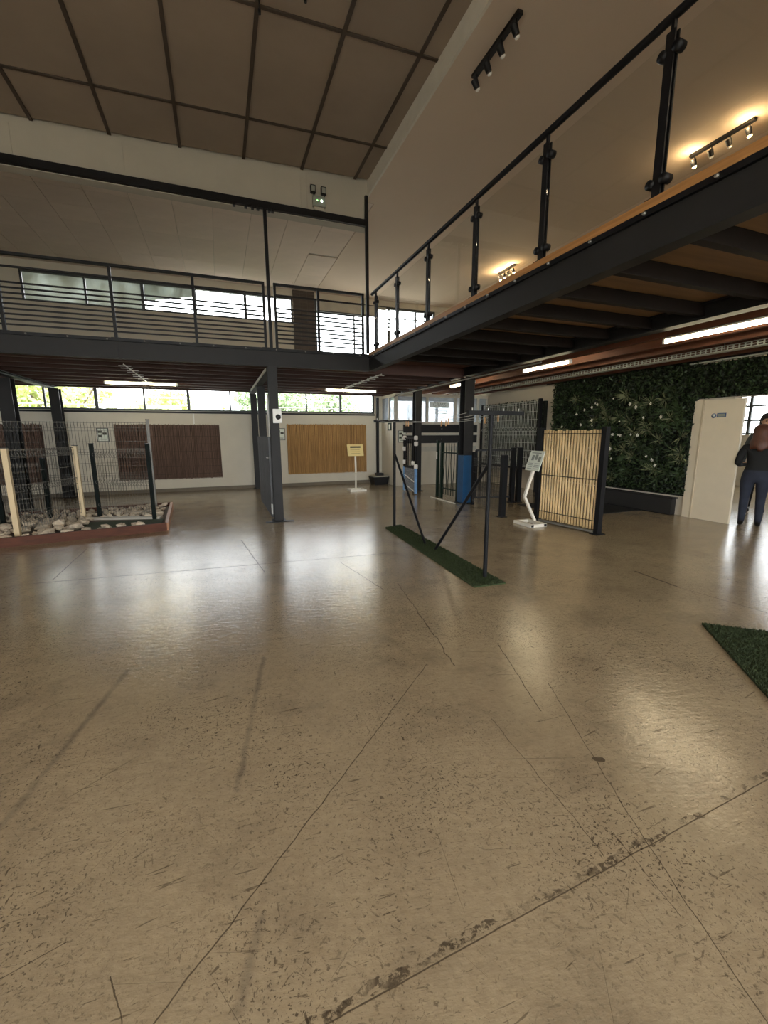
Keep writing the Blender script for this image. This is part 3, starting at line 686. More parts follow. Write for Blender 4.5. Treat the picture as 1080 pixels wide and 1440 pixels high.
el = thing('emergency_light', 'twin headed emergency light unit on the white bulkhead', 'emergency light', (1.76, YF, 5.1))
MB().box(1.66, 1.86, YF - 0.06, YF + 0.008, 5.12, 5.27).build('body', 'print_grey', el)
MB().box(1.68, 1.84, YF - 0.03, YF + 0.008, 5.075, 5.12).build('bracket', 'frieze_joint', el)
for x in (1.66, 1.83):
    h = MB().box(x - 0.04, x + 0.04, YF - 0.09, YF - 0.04, 5.29, 5.40).tube((x + 0.02, YF - 0.05, 5.26), (x + 0.01, YF - 0.06, 5.30), 0.01, 6).build('lamp_head', 'black_plastic', el)
    MB().box(x - 0.028, x + 0.028, YF - 0.094, YF - 0.09, 5.305, 5.385).build('lens', 'print_grey', h)
MB().lathe((1.80, YF - 0.06, 5.20), [(0.016, 0), (0.012, 0.008)], 10, (0, -1, 0)).build('led', 'led_white', el)
MB().lathe((1.73, YF - 0.06, 5.20), [(0.008, 0), (0.006, 0.006)], 10, (0, -1, 0)).build('led', 'led_green', el)
for i, x in enumerate((0.63, 1.02)):
    tag(MB().tube((x, 4.9 - 0.25 * i, zc(x)), (x, 4.9 - 0.25 * i, zc(x) - 0.14), 0.006, 6).tube((x, 4.9 - 0.25 * i, zc(x) - 0.14), (x, 4.9 - 0.25 * i, zc(x) - 0.18), 0.014, 8).build('ceiling_cord', 'black_plastic', None, (x, 4.9, 5.4)),
        ('short dark cord hanging from the brown ceiling panels', 'second short dark cord nearer the white ceiling edge')[i], 'cord')
# ------------------------------------------------------------------ reed screens and notices on the back wall
def reed_screen(x0, x1, z0, z1, label, mat, gap, n, slant=0.0):
    rr = random.Random(int(x0 * 100)); t = thing('reed_screen', label, 'reed screen', ((x0 + x1) / 2, YB, z0), 'reed screens on the back wall')
    MB().box(x0, x1, YB - 0.012, YB - 0.002, z0 + 0.03, z1 - 0.02).build('backing', gap, t)
    mb = MB()
    for i in range(n):
        x = x0 + (x1 - x0) * (i + 0.5) / n; w_ = (x1 - x0) / n * rr.uniform(0.3, 0.52); dy = rr.uniform(0, 0.006); lean = rr.uniform(-0.008, 0.008)
        mb.tube((x, YB - 0.016 - dy, z0 + rr.uniform(0, 0.02) + slant * (i / n)), (x + lean, YB - 0.016 - dy, z1 + rr.uniform(-0.025, 0.012)), w_, 5, caps=False)
    r = mb.build('reeds', mat, t); r['kind'] = 'stuff'
    if mat == 'reed_gold': return
    w0 = MB().box(x0, x1, YB - 0.03, YB - 0.026, z0 + 0.14, z0 + 0.146).build('binding_wire', 'wire_dark', t)
    k = 1
    while z0 + 0.14 + 0.2 * k < z1: rep(w0, 0, 0, 0.2 * k); k += 1
reed_screen(-2.48, 0.02, 0.33, 1.79, 'dark brown reed screen on the wall behind the planting bed', 'reed_brown', 'reed_gap', 130)
reed_screen(1.84, 4.27, 0.34, 1.81, 'golden reed screen on the wall behind the small yellow sign', 'reed_gold', 'reed_gap_gold', 130)
reed_screen(-6.2, -3.98, 0.33, 1.79, 'dark brown reed screen half hidden by the thick column', 'reed_brown', 'reed_gap', 100)
def notice(x, z, y, label):
    t = thing('wall_notice', label, 'notice', (x, y, z), 'framed notices')
    MB().box(x - 0.13, x + 0.13, y - 0.012, y, z - 0.17, z + 0.17).build('frame', 'black_plastic', t)
    MB().box(x - 0.115, x + 0.115, y - 0.014, y - 0.0125, z - 0.155, z + 0.155).build('sheet', 'paper_white', t)
    for a, b_, c_, d_ in ((-0.10, -0.01, 0.05, 0.11), (0.0, 0.09, 0.0, 0.06), (-0.10, -0.02, -0.06, 0.0)):
        MB().box(x + a, x + b_, y - 0.016, y - 0.0145, z + c_, z + d_).build('print_block', 'print_dark', t)
    MB().box(x - 0.06, x + 0.08, y - 0.016, y - 0.0145, z - 0.12, z - 0.10).build('print_line', 'print_grey', t)
notice(-2.74, 1.52, YB, 'small framed notice on the wall beside the brown reed screen')
notice(1.66, 1.52, YB, 'small framed notice between the slatted gate and the golden screen')
tag(MB().box(-0.62, -0.59, YB - 0.02, YB, 1.80, 2.07).build('wall_cable', 'white_plastic', None, (-0.6, YB, 1.8)), 'white cable cover running down to the brown reed screen', 'cable')
tag(MB().tube((1.36, YB - 0.07, 1.0), (1.36, YB - 0.07, 2.62), 0.055, 12).box(1.32, 1.40, YB - 0.07, YB - 0.001, 1.2, 1.24).box(1.32, 1.40, YB - 0.07, YB - 0.001, 1.9, 1.94).build('white_downpipe', 'white_plastic', None, (1.36, YB, 1.0)), 'pale vertical pipe before the window behind the slatted gate', 'pipe')

# ------------------------------------------------------------------ slatted gate
sgt = thing('slatted_gate', 'anthracite gate of upright slats between the steel columns', 'gate', (0.83, 8.8, 0))
s0 = MB().box(0.795, 0.845, 7.74, 7.765, 0.04, 1.47).build('slat', 'slat_grey', sgt)
for k in range(1, 24): rep(s0, 0, 0.094 * k, 0)
MB().box(0.846, 0.88, 7.72, 9.95, 0.16, 0.22).box(0.846, 0.88, 7.72, 9.95, 1.28, 1.34).build('cross_rail', 'anthracite_dark', sgt)
MB().tube((0.815, 7.78, 1.10), (0.77, 7.78, 1.10), 0.008, 8).tube((0.77, 7.78, 1.10), (0.77, 7.88, 1.10), 0.009, 8).build('handle', 'galvanised', sgt)
MB().box(0.79, 0.815, 7.70, 7.76, 0.10, 0.28).build('floor_bolt', 'galvanised', sgt)
kp = thing('keypad_box', 'white call box with a round black lens on the gate column', 'call box', (0.94, 7.5, 1.7))
MB().box(0.87, 1.01, 7.485, 7.523, 1.70, 1.93).build('body', 'white_plastic', kp)
MB().lathe((0.955, 7.485, 1.80), [(0.045, 0), (0.04, 0.012)], 14, (0, -1, 0)).build('lens', 'black_plastic', kp)
tag(MB().box(0.66, 1.14, 7.42, 7.52, 0.0, 0.012).build('floor_plate', 'black_steel', None, (0.9, 7.47, 0)), 'flat dark steel plate on the floor at the gate column', 'plate')

# ------------------------------------------------------------------ planting bed with stones and fence samples
BED = [(-0.88, 7.44), (-4.70, 6.82), (-4.85, 9.35), (-1.02, 9.74)]
bed = thing('planting_bed', 'low timber edged display bed filled with stones', 'planting bed', (-2.8, 8.3, 0))
def edge(p, q, mat, w=0.05, h=0.13):
    MB().bar((p[0], p[1], h / 2), (q[0], q[1], h / 2), w, h).build('edging_board', mat, bed)
edge(BED[0], BED[1], 'edging_wood'); edge(BED[3], BED[0], 'edging_wood_pale'); edge(BED[2], BED[3], 'edging_wood'); edge(BED[1], BED[2], 'edging_wood')
def inset(poly, d):
    cx = sum(p[0] for p in poly) / 4; cy = sum(p[1] for p in poly) / 4
    return [(p[0] + (cx - p[0]) * d, p[1] + (cy - p[1]) * d) for p in poly]
MB().quadp(inset(BED, 0.025), 0.0, 0.06).build('soil', 'soil', bed)
MB().quadp([(-0.98, 7.55), (-2.25, 7.55), (-2.15, 8.25), (-1.0, 8.12)], 0.06, 0.075).build('turf_patch', 'turf', bed)
MB().bar((-1.05, 8.28, 0.075), (-2.2, 8.62, 0.075), 0.14, 0.04).build('paving_strip', 'paving_pale', bed)
stone_me = []
for k in range(7):
    bm = bmesh.new(); bmesh.ops.create_icosphere(bm, subdivisions=1, radius=0.5); rr = random.Random(k + 40)
    sc = Vector((rr.uniform(0.8, 1.25), rr.uniform(0.7, 1.0), rr.uniform(0.5, 0.75)))
    for v in bm.verts:
        n_ = noise.noise(v.co * 2.1 + Vector((k * 7.3, 0, 0))); v.co = Vector((v.co.x * sc.x, v.co.y * sc.y, v.co.z * sc.z)) * (1 + 0.45 * n_)
    me = bpy.data.meshes.new('stone'); bm.to_mesh(me); bm.free(); me.materials.append(MATS['stone']); stone_me.append(me)
rr = random.Random(11)
def inside(poly, x, y):
    r = False; j = len(poly) - 1
    for i in range(len(poly)):
        if (poly[i][1] > y) != (poly[j][1] > y) and x < (poly[j][0] - poly[i][0]) * (y - poly[i][1]) / (poly[j][1] - poly[i][1]) + poly[i][0]: r = not r
        j = i
    return r
inner = inset(BED, 0.07); placed = []
for (x, y, s) in [(-2.15, 7.62, 0.26), (-1.75, 7.62, 0.16), (-2.45, 7.5, 0.2), (-1.55, 7.66, 0.14), (-1.35, 7.64, 0.13)]: placed.append((x, y, s))
FREE = [(-3.13, 7.42), (-2.80, 7.44), (-2.31, 8.69), (-1.15, 8.22), (-2.08, 8.74), (-1.28, 9.60), (-2.86, 8.91), (-3.37, 8.6)]
tries = 0
while len(placed) < 250 and tries < 60000:
    tries += 1
    x = rr.uniform(-4.2, -0.95); y = rr.uniform(6.9, 9.7)
    if not inside(inner, x, y): continue
    if inside([(-1.0, 7.5), (-2.05, 7.5), (-2.2, 8.7), (-1.0, 8.3)], x, y): continue
    s = rr.uniform(0.11, 0.22) if y < 8.4 else rr.uniform(0.09, 0.17)
    if any((x - a) ** 2 + (y - b_) ** 2 < (0.05 + s * 0.5) ** 2 for a, b_ in FREE): continue
    if any((x - a) ** 2 + (y - b_) ** 2 < (0.48 * (s + c_)) ** 2 for a, b_, c_ in placed): continue
    placed.append((x, y, s))
for i, (x, y, s) in enumerate(placed):
    o = bpy.data.objects.new('stone', rr.choice(stone_me)); COL.objects.link(o)
    o.location = (x, y, 0.06 + s * 0.26); o.scale = (s, s, s); o.rotation_euler = (rr.uniform(-0.3, 0.3), rr.uniform(-0.3, 0.3), rr.uniform(0, 6.28))
    tag(o, 'pale rounded stone lying in the timber edged planting bed', 'stone', 'stones in the planting bed')

def mesh_panel(mb, p, q, z0, z1, sx=0.05, r=0.0034, folds=()):
    p = Vector((p[0], p[1], 0)); q = Vector((q[0], q[1], 0)); d = q - p; n = max(1, int(d.length / sx)); nrm = Vector((-d.y, d.x, 0)).normalized()
    zs = [z0]
    prof = [(z0, 0)]
    for fz in folds: prof += [(fz - 0.05, 0), (fz, 0.035), (fz + 0.05, 0)]
    prof += [(z1, 0)]
    for i in range(n + 1):
        b_ = p + d * (i / n)
        for (za, oa), (zb, ob) in zip(prof[:-1], prof[1:]):
            mb.tube(b_ + nrm * oa + Vector((0, 0, za)), b_ + nrm * ob + Vector((0, 0, zb)), r, 4, caps=False)
    hz = []
    z = z0 + 0.05
    while z < z1: hz.append(z); z += 0.2
    for fz in folds: hz += [fz - 0.05, fz + 0.05]
    for z in hz + [z1 - 0.02]:
        mb.tube(p + Vector((0, 0, z)), q + Vector((0, 0, z)), r * 1.1, 4, caps=False)
    return mb
def post(parent, x, y, z1, mat, s=0.06, z0=0.06, name='post'):
    p = MB().box(x - s / 2, x + s / 2, y - s / 2, y + s / 2, z0, z1).build(name, mat, parent)
    MB().box(x - s / 2 - 0.004, x + s / 2 + 0.004, y - s / 2 - 0.004, y + s / 2 + 0.004, z1, z1 + 0.012).build('cap', 'black_plastic', p)
    return p
def fence(label, pa, pb, zt, mat, panel_mat, h, folds, s=0.06):
    t = thing('mesh_fence', label, 'fence', ((pa[0] + pb[0]) / 2, (pa[1] + pb[1]) / 2, 0.06), 'welded mesh fence samples')
    post(t, pa[0], pa[1], zt, mat, s); post(t, pb[0], pb[1], zt, mat, s)
    d = Vector((pb[0] - pa[0], pb[1] - pa[1], 0)).normalized() * s * 0.5
    mesh_panel(MB(), (pa[0] + d.x, pa[1] + d.y), (pb[0] - d.x, pb[1] - d.y), 0.14, h, folds=folds).build('mesh_panel', panel_mat, t)
fence('welded mesh fence sample between two cream posts', (-2.80, 7.44), (-2.31, 8.69), 1.33, 'post_cream', 'mesh_grey', 1.32, (1.26, 0.75, 0.3), 0.065)
fence('welded mesh fence sample between two dark green posts', (-1.15, 8.22), (-2.08, 8.74), 1.36, 'post_green', 'mesh_grey', 1.28, (1.18, 0.7, 0.3))
fence('low welded mesh fence sample on dark short posts', (-2.86, 8.91), (-3.40, 8.60), 1.12, 'post_green', 'mesh_grey', 1.06, (0.95, 0.5))
t = thing('mesh_fence', 'tall welded mesh fence along the back of the planting bed', 'fence', (-2.6, 9.55, 0.06), 'welded mesh fence samples')
post(t, -1.29, 9.55, 1.80, 'post_grey', 0.05); post(t, -3.95, 9.30, 1.80, 'post_grey', 0.05)
mesh_panel(MB(), (-1.32, 9.55), (-3.92, 9.30), 0.14, 1.76, folds=(1.70, 1.2, 0.7, 0.25)).build('mesh_panel', 'mesh_grey', t)

# ------------------------------------------------------------------ clothes line on its strip of turf
tm = thing('turf_strip', 'long strip of artificial grass under the clothes line', 'artificial grass', (2.5, 4.9, 0))
MAT1 = [(2.42, 6.28), (2.26, 3.42), (2.62, 3.40), (2.74, 6.38)]
MB().quadp(MAT1, 0.0, 0.014).build('backing', 'turf', tm)
def blades(poly, n, h, rr):
    mb = MB(); xs_ = [p[0] for p in poly]; ys_ = [p[1] for p in poly]; k = 0
    while k < n:
        x = rr.uniform(min(xs_), max(xs_)); y = rr.uniform(min(ys_), max(ys_))
        if not inside(poly, x, y): continue
        k += 1; a = rr.uniform(0, 6.28); w_ = 0.004; dx, dy = math.cos(a) * w_, math.sin(a) * w_; l = h * rr.uniform(0.6, 1.2)
        mb.add([(x - dx, y - dy, 0.012), (x + dx, y + dy, 0.012), (x + rr.uniform(-0.01, 0.01), y + rr.uniform(-0.01, 0.01), 0.012 + l)], [(0, 1, 2)])
    return mb
b_ = blades(MAT1, 14000, 0.018, random.Random(3)).build('grass_pile', 'turf_blade', tm); b_['kind'] = 'stuff'
tm2 = thing('turf_mat', 'dark green artificial grass mat near the edge of the side gallery', 'artificial grass', (3.6, 1.3, 0))
MAT2 = [(3.49, 2.05), (2.70, 1.10), (3.55, 0.35), (4.34, 1.30)]
MB().quadp(MAT2, 0.0, 0.012).build('backing', 'turf', tm2)
b_ = blades(MAT2, 24000, 0.015, random.Random(4)).build('grass_pile', 'turf_blade', tm2); b_['kind'] = 'stuff'

cl = thing('clothes_line', 'dark steel T post clothes line with braces and white lines', 'clothes line', (2.55, 5.0, 0.012))
for (y, fy, x) in ((6.30, 5.08, 2.59), (3.62, 4.78, 2.52)):
    MB().tube((x, y, 0.0), (x, y, 1.69), 0.022, 10).build('pole', 'anthracite_dark', cl)
    s = 1 if fy > y else -1
    MB().tube((x, y + s * 0.02, 1.19), (2.545, fy, 0.02), 0.018, 8).build('brace', 'anthracite_dark', cl)
    a = MB().bar((2.25, y, 1.705), (2.90, y, 1.705), 0.04, 0.04).build('cross_arm', 'anthracite_dark', cl)
    for k in range(4):
        xx = 2.30 + k * 0.18; MB().tube((xx, y, 1.725), (xx, y, 1.75), 0.008, 6).build('line_hook', 'galvanised', a)
for k in range(4):
    xx = 2.30 + k * 0.18; pts = [(xx, 6.30 - 2.68 * i / 8, 1.715 - 0.06 * (1 - ((i - 4) / 4) ** 2)) for i in range(9)]
    MB().path(pts, 0.0022, 4).build('line', 'line_white', cl)
PEG = [(2.48, 5.6), (2.48, 5.52), (2.66, 4.9), (2.66, 4.78), (2.84, 4.2), (2.84, 3.95), (2.48, 4.4)]
def sagz(y): return 1.715 - 0.06 * (1 - (((6.30 - y) / 2.68 * 8 - 4) / 4) ** 2)
for i, (x, y) in enumerate(PEG):
    z = sagz(y)
    o = MB().box(x - 0.005, x - 0.001, y - 0.006, y + 0.006, z - 0.055, z + 0.015).box(x + 0.001, x + 0.005, y - 0.006, y + 0.006, z - 0.055, z + 0.015).build('clothes_peg', 'peg', None, (x, y, z))
    tag(o, 'wooden peg clipped on the clothes line', 'peg', 'pegs on the clothes line')

# ------------------------------------------------------------------ office partition
oy = 11.55; ox = 4.78
op = MB()
op.box(ox, 7.9, oy, oy + 0.08, 0, 1.86); op.box(ox, ox + 0.08, oy + 0.08, YB, 0, 1.86)
op.box(ox, 7.9, oy, oy + 0.08, 2.58, 2.66); op.box(ox, ox + 0.08, oy + 0.08, YB, 2.58, 2.66)
struct('wall_partition', op, 'wall_cream', 'cream office partition wall with glazing on top', 'wall')
w = thing('window_5', 'reflective glazing along the top of the office partition', 'window', (6.3, oy, 1.86), kind='structure')
ms = [ox + 0.03, 5.80, 6.75, 7.55]
for x in ms + [7.87]: MB().box(x - 0.04, x + 0.04, oy, oy + 0.07, 1.86, 2.58).build('mullion', 'window_frame_pale', w)
for a, d in zip(ms, ms[1:] + [7.87]): MB().box(a + 0.04, d - 0.04, oy + 0.03, oy + 0.038, 1.86, 2.58).build('pane', 'glass_office', w)
MB().box(ox + 0.01, ox + 0.07, oy + 0.55, oy + 0.63, 1.86, 2.58).build('mullion', 'window_frame_pale', w)
MB().box(ox + 0.03, ox + 0.038, oy + 0.08, oy + 0.55, 1.86, 2.58).build('pane', 'glass_office', w)
MB().box(ox + 0.03, ox + 0.038, oy + 0.63, YB, 1.86, 2.58).build('pane', 'glass_office', w)
st = thing('window_sign', 'white sign with lettering behind the office glazing', 'sign', (6.15, oy - 0.01, 2.2))
MB().box(5.88, 6.52, oy - 0.006, oy + 0.029, 2.28, 2.44).build('panel', 'sign_backlit', st)
text('lettering', 'GRASS', 0.15, 'print_grey', (6.2, oy - 0.008, 2.36), (PI / 2, 0, 0), st)
for k in range(3): MB().box(6.05, 6.45, oy - 0.004, oy + 0.029, 2.20 - 0.045 * k, 2.215 - 0.045 * k).build('line', 'paper_white', st)
def plank_board(z0, z1, mat, label, x0=5.02):
    t = thing('wall_plank', label, 'plank', (6.3, oy, z0), 'dark planks on the office wall')
    MB().box(x0, 7.52, oy - 0.03, oy, z0, z1).build('plank', mat, t)
    MB().box(x0, 7.52, oy - 0.032, oy, z1, z1 + 0.03).build('top_strip', 'window_frame_pale', t)
    for x in (6.28, 7.3): MB().lathe((x, oy - 0.03, (z0 + z1) / 2), [(0.018, 0), (0.014, 0.008)], 8, (0, -1, 0)).build('screw', 'galvanised', t)
plank_board(1.55, 1.78, 'black_plastic', 'upper black plank on the office wall')
plank_board(1.24, 1.47, 'planter_dark', 'lower charcoal plank on the office wall')
tag(MB().box(5.4, 7.52, oy - 0.02, oy, 1.0, 1.14).build('wall_rail', 'window_frame_pale', None, (6.4, oy, 1.0)), 'pale rail on the office wall below the dark planks', 'rail')
notice(4.99, 1.44, oy, 'small framed notice on the office corner post')
gs = thing('green_sign', 'small green and white emergency sign on the office side wall', 'sign', (ox, 12.0, 1.6))
MB().box(ox - 0.012, ox, 11.85, 12.15, 1.62, 1.84).build('plate', 'picket_green', gs)
MB().box(ox - 0.014, ox - 0.012, 11.95, 12.05, 1.66, 1.80).build('symbol', 'paper_white', gs)
tag(MB().tube((4.62, 12.62, 0.25), (4.62, 12.62, 2.62), 0.045, 10).build('black_downpipe', 'black_steel', None, (4.62, 12.62, 0.25)), 'black vertical pipe in the corner by the office', 'pipe')
bx = thing('plastic_crate', 'low black plastic box on the floor in the office corner', 'box', (4.52, 12.2, 0))
MB().add([(4.30, 11.98, 0), (4.70, 11.98, 0), (4.70, 12.40, 0), (4.30, 12.40, 0), (4.24, 11.94, 0.24), (4.74, 11.94, 0.24), (4.74, 12.44, 0.24), (4.24, 12.44, 0.24)],
         [(0, 3, 2, 1), (0, 1, 5, 4), (1, 2, 6, 5), (2, 3, 7, 6), (3, 0, 4, 7), (4, 5, 6, 7)]).build('body', 'black_plastic', bx)
MB().box(4.27, 4.71, 11.96, 12.42, 0.24, 0.265).build('lid', 'frieze', bx)
tag(MB().box(4.40, 4.62, 12.1, 12.3, 0.265, 0.34).build('small_case', 'black_plastic', None, (4.5, 12.2, 0.265)), 'small black case lying on the low black box', 'case')

# wrapped gate leaning in front of the office
wg = thing('wrapped_gate', 'dark gate leaf wrapped in plastic with white foam corners', 'gate', (4.58, 10.08, 0))
yA, yB_ = 9.70, 10.46; gx = 4.58
MB().box(gx - 0.02, gx + 0.02, yA, yB_, 1.38, 1.42).build('top_rail', 'anthracite_dark', wg)
for y in (yA + 0.025, yB_ - 0.025): MB().box(gx - 0.025, gx + 0.025, y - 0.025, y + 0.025, 0.02, 1.44).build('stile', 'anthracite_dark', wg)
k0 = MB().box(gx - 0.012, gx + 0.012, yA + 0.14, yA + 0.165, 0.70, 1.38).build('bar', 'anthracite_dark', wg)
for k in range(1, 5): rep(k0, 0, 0.115 * k)
MB().box(gx - 0.02, gx + 0.02, yA + 0.05, yB_ - 0.05, 0.64, 0.70).build('middle_rail', 'anthracite_dark', wg)
MB().box(gx - 0.012, gx + 0.012, yA + 0.05, yB_ - 0.05, 0.05, 0.64).build('lower_panel', 'plastic_wrap', wg)
for z_, (p, q) in ((0, ((0.45, 0.30))), (1, ((0.20, 0.06)))): MB().bar((gx - 0.016, yB_ - 0.06, p), (gx - 0.016, yA + 0.06, q), 0.006, 0.025).build('tape', 'white_plastic', wg)
MB().box(gx - 0.03, gx + 0.03, yA - 0.006, yA + 0.055, 0.02, 0.66).build('blue_wrap', 'pale_blue_film', wg)
MB().box(gx - 0.03, gx + 0.03, yB_ - 0.055, yB_ + 0.006, 0.02, 0.66).build('blue_wrap', 'pale_blue_film', wg)
for y, z in ((yA + 0.03, 1.41), (yB_ - 0.03, 1.41), (yA + 0.02, 1.27), (yB_ - 0.02, 1.13), (yB_ - 0.02, 0.78), (yA + 0.02, 0.70), (yA + 0.18, 0.78)):
    MB().lathe((gx, y, z - 0.055), [(0.035, 0), (0.05, 0.015), (0.05, 0.095), (0.035, 0.11)], 10).build('foam_protector', 'foam_white', wg)

# green picket gate
pg = thing('picket_gate', 'dark green metal picket gate beside the blue wrapped column', 'gate', (4.93, 8.7, 0))
for x, y, h in ((4.90, 9.16, 1.35), (4.91, 8.98, 1.30), (4.915, 8.245, 1.33)): post(pg, x, y, h, 'picket_green', 0.06, 0.0)
for z in (0.24, 1.08): MB().bar((4.915, 8.95, z), (4.93, 8.28, z), 0.03, 0.03).build('cross_rail', 'picket_green', pg)
for k in range(5):
    y = 8.86 - 0.115 * k; wv = 0.02 * (-1) ** k
    MB().path([(4.90, y, 0.10), (4.90, y + wv, 0.42), (4.90, y - wv, 0.85), (4.90, y, 1.30)], 0.010, 6).build('picket', 'picket_green', pg)
MB().box(4.862, 4.869, 9.13, 9.19, 0.92, 1.08).build('latch_plate', 'foam_white', pg)
tag(MB().bar((4.70, 9.10, 0.008), (4.72, 8.02, 0.008), 0.05, 0.014).build('floor_strip', 'white_metal', None, (4.7, 8.6, 0)), 'white metal strip lying on the floor before the green picket gate', 'strip')

# dark mesh gates behind the clothes line
fg1 = thing('mesh_gate', 'low dark mesh fence panel ending at the capped front post', 'fence', (4.9, 7.1, 0))
post(fg1, 4.76, 6.38, 1.12, 'anthracite_dark', 0.09, 0.012)
MB().box(4.69, 4.83, 6.31, 6.45, 0, 0.012).build('base_plate', 'anthracite_dark', fg1)
post(fg1, 5.02, 7.78, 1.12, 'anthracite_dark', 0.06, 0.0)
mesh_panel(MB(), (5.0, 7.75), (4.775, 6.43), 0.06, 1.02, folds=(0.9, 0.4)).build('mesh_panel', 'mesh_dark', fg1)
fg2 = thing('mesh_gate', 'dark framed mesh gate closing on the twin posts', 'gate', (5.6, 7.75, 0))
for x, y in ((6.14, 7.69), (5.99, 7.72)):
    post(fg2, x, y, 1.20, 'anthracite_dark', 0.09, 0.012); MB().box(x - 0.07, x + 0.07, y - 0.07, y + 0.07, 0, 0.012).build('base_plate', 'anthracite_dark', fg2)
MB().bar((5.16, 7.90, 1.16), (5.94, 7.73, 1.16), 0.04, 0.04).bar((5.16, 7.90, 0.13), (5.94, 7.73, 0.13), 0.04, 0.04).bar((5.16, 7.90, 0.13), (5.16, 7.90, 1.16), 0.04, 0.04).build('frame', 'black_steel', fg2)
mesh_panel(MB(), (5.18, 7.90), (5.93, 7.735), 0.15, 1.14, folds=(0.95, 0.4)).build('mesh_panel', 'mesh_dark', fg2)

# mesh fence with hedge filling on the side wall
hf = thing('hedge_fence', 'tall pale mesh fence panel filled with dark artificial hedge', 'fence', (7.75, 10.1, 0.6))
mesh_panel(MB(), (7.62, 8.92), (7.62, 11.36), 0.62, 2.34, folds=(1.62,), r=0.0058, sx=0.058).build('mesh_panel', 'mesh_pale', hf)
MB().box(7.80, 7.89, 8.9, 11.4, 0.62, 2.33).build('backing', 'hedge_backing', hf)
rr = random.Random(21); pts = [(rr.uniform(7.70, 7.82), rr.uniform(8.92, 11.38), rr.uniform(0.64, 2.37)) for _ in range(9000)]
mb = MB(); leaves(mb, pts, 0.035, rr); f = mb.build('hedge_foliage', 'leaf_hedge', hf); f['kind'] = 'stuff'
MB().box(7.59, 7.66, 8.83, 8.90, 0.0, 2.38).build('end_post', 'black_steel', hf)
MB().box(7.59, 7.67, 8.9, 11.4, 0.56, 0.62).build('bottom_rail', 'black_steel', hf)
post(hf, 7.62, 11.42, 2.36, 'black_steel', 0.06, 0.0)

# ------------------------------------------------------------------ bamboo screen and information stands
bp = thing('bamboo_screen', 'pale bamboo pole screen between two dark posts', 'screen', (5.16, 5.28, 0))
A_ = Vector((5.10, 5.80, 0)); B_ = Vector((5.24, 4.74, 0)); D_ = (B_ - A_).normalized()
n = 20
for i in range(n):
    q = A_ + (B_ - A_) * ((i + 0.5) / n); rr = random.Random(i)
    z0 = 0.06 + rr.uniform(0, 0.012); z1 = 1.555 + rr.uniform(-0.012, 0.012); r = 0.0196 * rr.uniform(0.88, 1.06)
    prof = []; z = z0; nd = z0 + rr.uniform(0.1, 0.35)
    prof.append((r, 0))
    while nd < z1 - 0.05:
        prof += [(r * 0.97, nd - z0 - 0.008), (r * 1.12, nd - z0), (r * 0.97, nd - z0 + 0.008)]; nd += rr.uniform(0.26, 0.4)
    prof.append((r, z1 - z0))
    MB().lathe((q.x, q.y, z0), prof, 7).build('bamboo_pole', 'bamboo', bp)
for z in (0.20, 0.82, 1.50): MB().bar(A_ + Vector((-0.028, 0, z)), B_ + Vector((-0.028, 0, z)), 0.006, 0.012).build('binding_wire', 'wire_dark', bp)
for q in (A_ - D_ * 0.04, B_ + D_ * 0.05):
    p = MB().box(q.x - 0.04, q.x + 0.04, q.y - 0.04, q.y + 0.04, 0.012, 1.60).build('post', 'anthracite_dark', bp)
    MB().box(q.x - 0.09, q.x + 0.09, q.y - 0.07, q.y + 0.07, 0, 0.012).build('base_plate', 'anthracite_dark', p)
MB().bar(A_ + Vector((0, 0, 0.03)), B_ + Vector((0, 0, 0.03)), 0.05, 0.03).build('bottom_rail', 'post_grey', bp)

iw = thing('information_stand', 'white bent post information stand beside the bamboo screen', 'information stand', (4.8, 5.65, 0))
bx0, bx1, by0, by1 = 4.62, 4.94, 5.42, 5.86
MB().box(bx0, bx0 + 0.06, by0, by1, 0.0, 0.05).box(bx1 - 0.06, bx1, by0, by1, 0.0, 0.05).box(bx0 + 0.06, bx1 - 0.06, by1 - 0.06, by1, 0, 0.05).build('base', 'white_metal', iw)
for x in (bx0, bx1 - 0.06): MB().box(x + 0.006, x + 0.054, by0 - 0.004, by0, 0.006, 0.044).build('end_cap', 'black_plastic', iw)
MB().box(bx0 + 0.06, bx1 - 0.06, by0 + 0.0, by0 + 0.06, 0, 0.05).build('base_front', 'white_metal', iw)
MB().bar((4.91, 5.68, 0.05), (4.67, 5.68, 0.47), 0.04, 0.04, (0, 1, 0)).bar((4.67, 5.68, 0.47), (4.83, 5.68, 0.93), 0.04, 0.04, (0, 1, 0)).build('post', 'white_metal', iw)
pn = Vector((-0.94, 0, 0.34)); pu = Vector((0.34, 0, 0.94)); pc = Vector((4.85, 5.68, 1.06)); pw = Vector((0, -1, 0))
def slab(c_, u0, u1, v0, v1, t0, t1, name, mat, par):
    vs = [c_ + pw * u + pu * v + pn * t_ for t_ in (t0, t1) for u, v in ((u0, v0), (u1, v0), (u1, v1), (u0, v1))]
    return MB().add(vs, [(0, 3, 2, 1), (4, 5, 6, 7), (0, 1, 5, 4), (1, 2, 6, 5), (2, 3, 7, 6), (3, 0, 4, 7)]).build(name, mat, par)
pan = slab(pc, -0.165, 0.165, -0.17, 0.17, 0, 0.012, 'panel', 'paper_white', iw)
slab(pc, -0.12, 0.10, 0.125, 0.14, 0.012, 0.014, 'heading', 'print_grey', pan)
for u, v in ((-0.06, 0.05), (0.02, 0.06), (0.10, 0.03)): slab(pc, u - 0.03, u + 0.028, v - 0.045, v + 0.045, 0.012, 0.014, 'print_block', 'print_grey', pan)
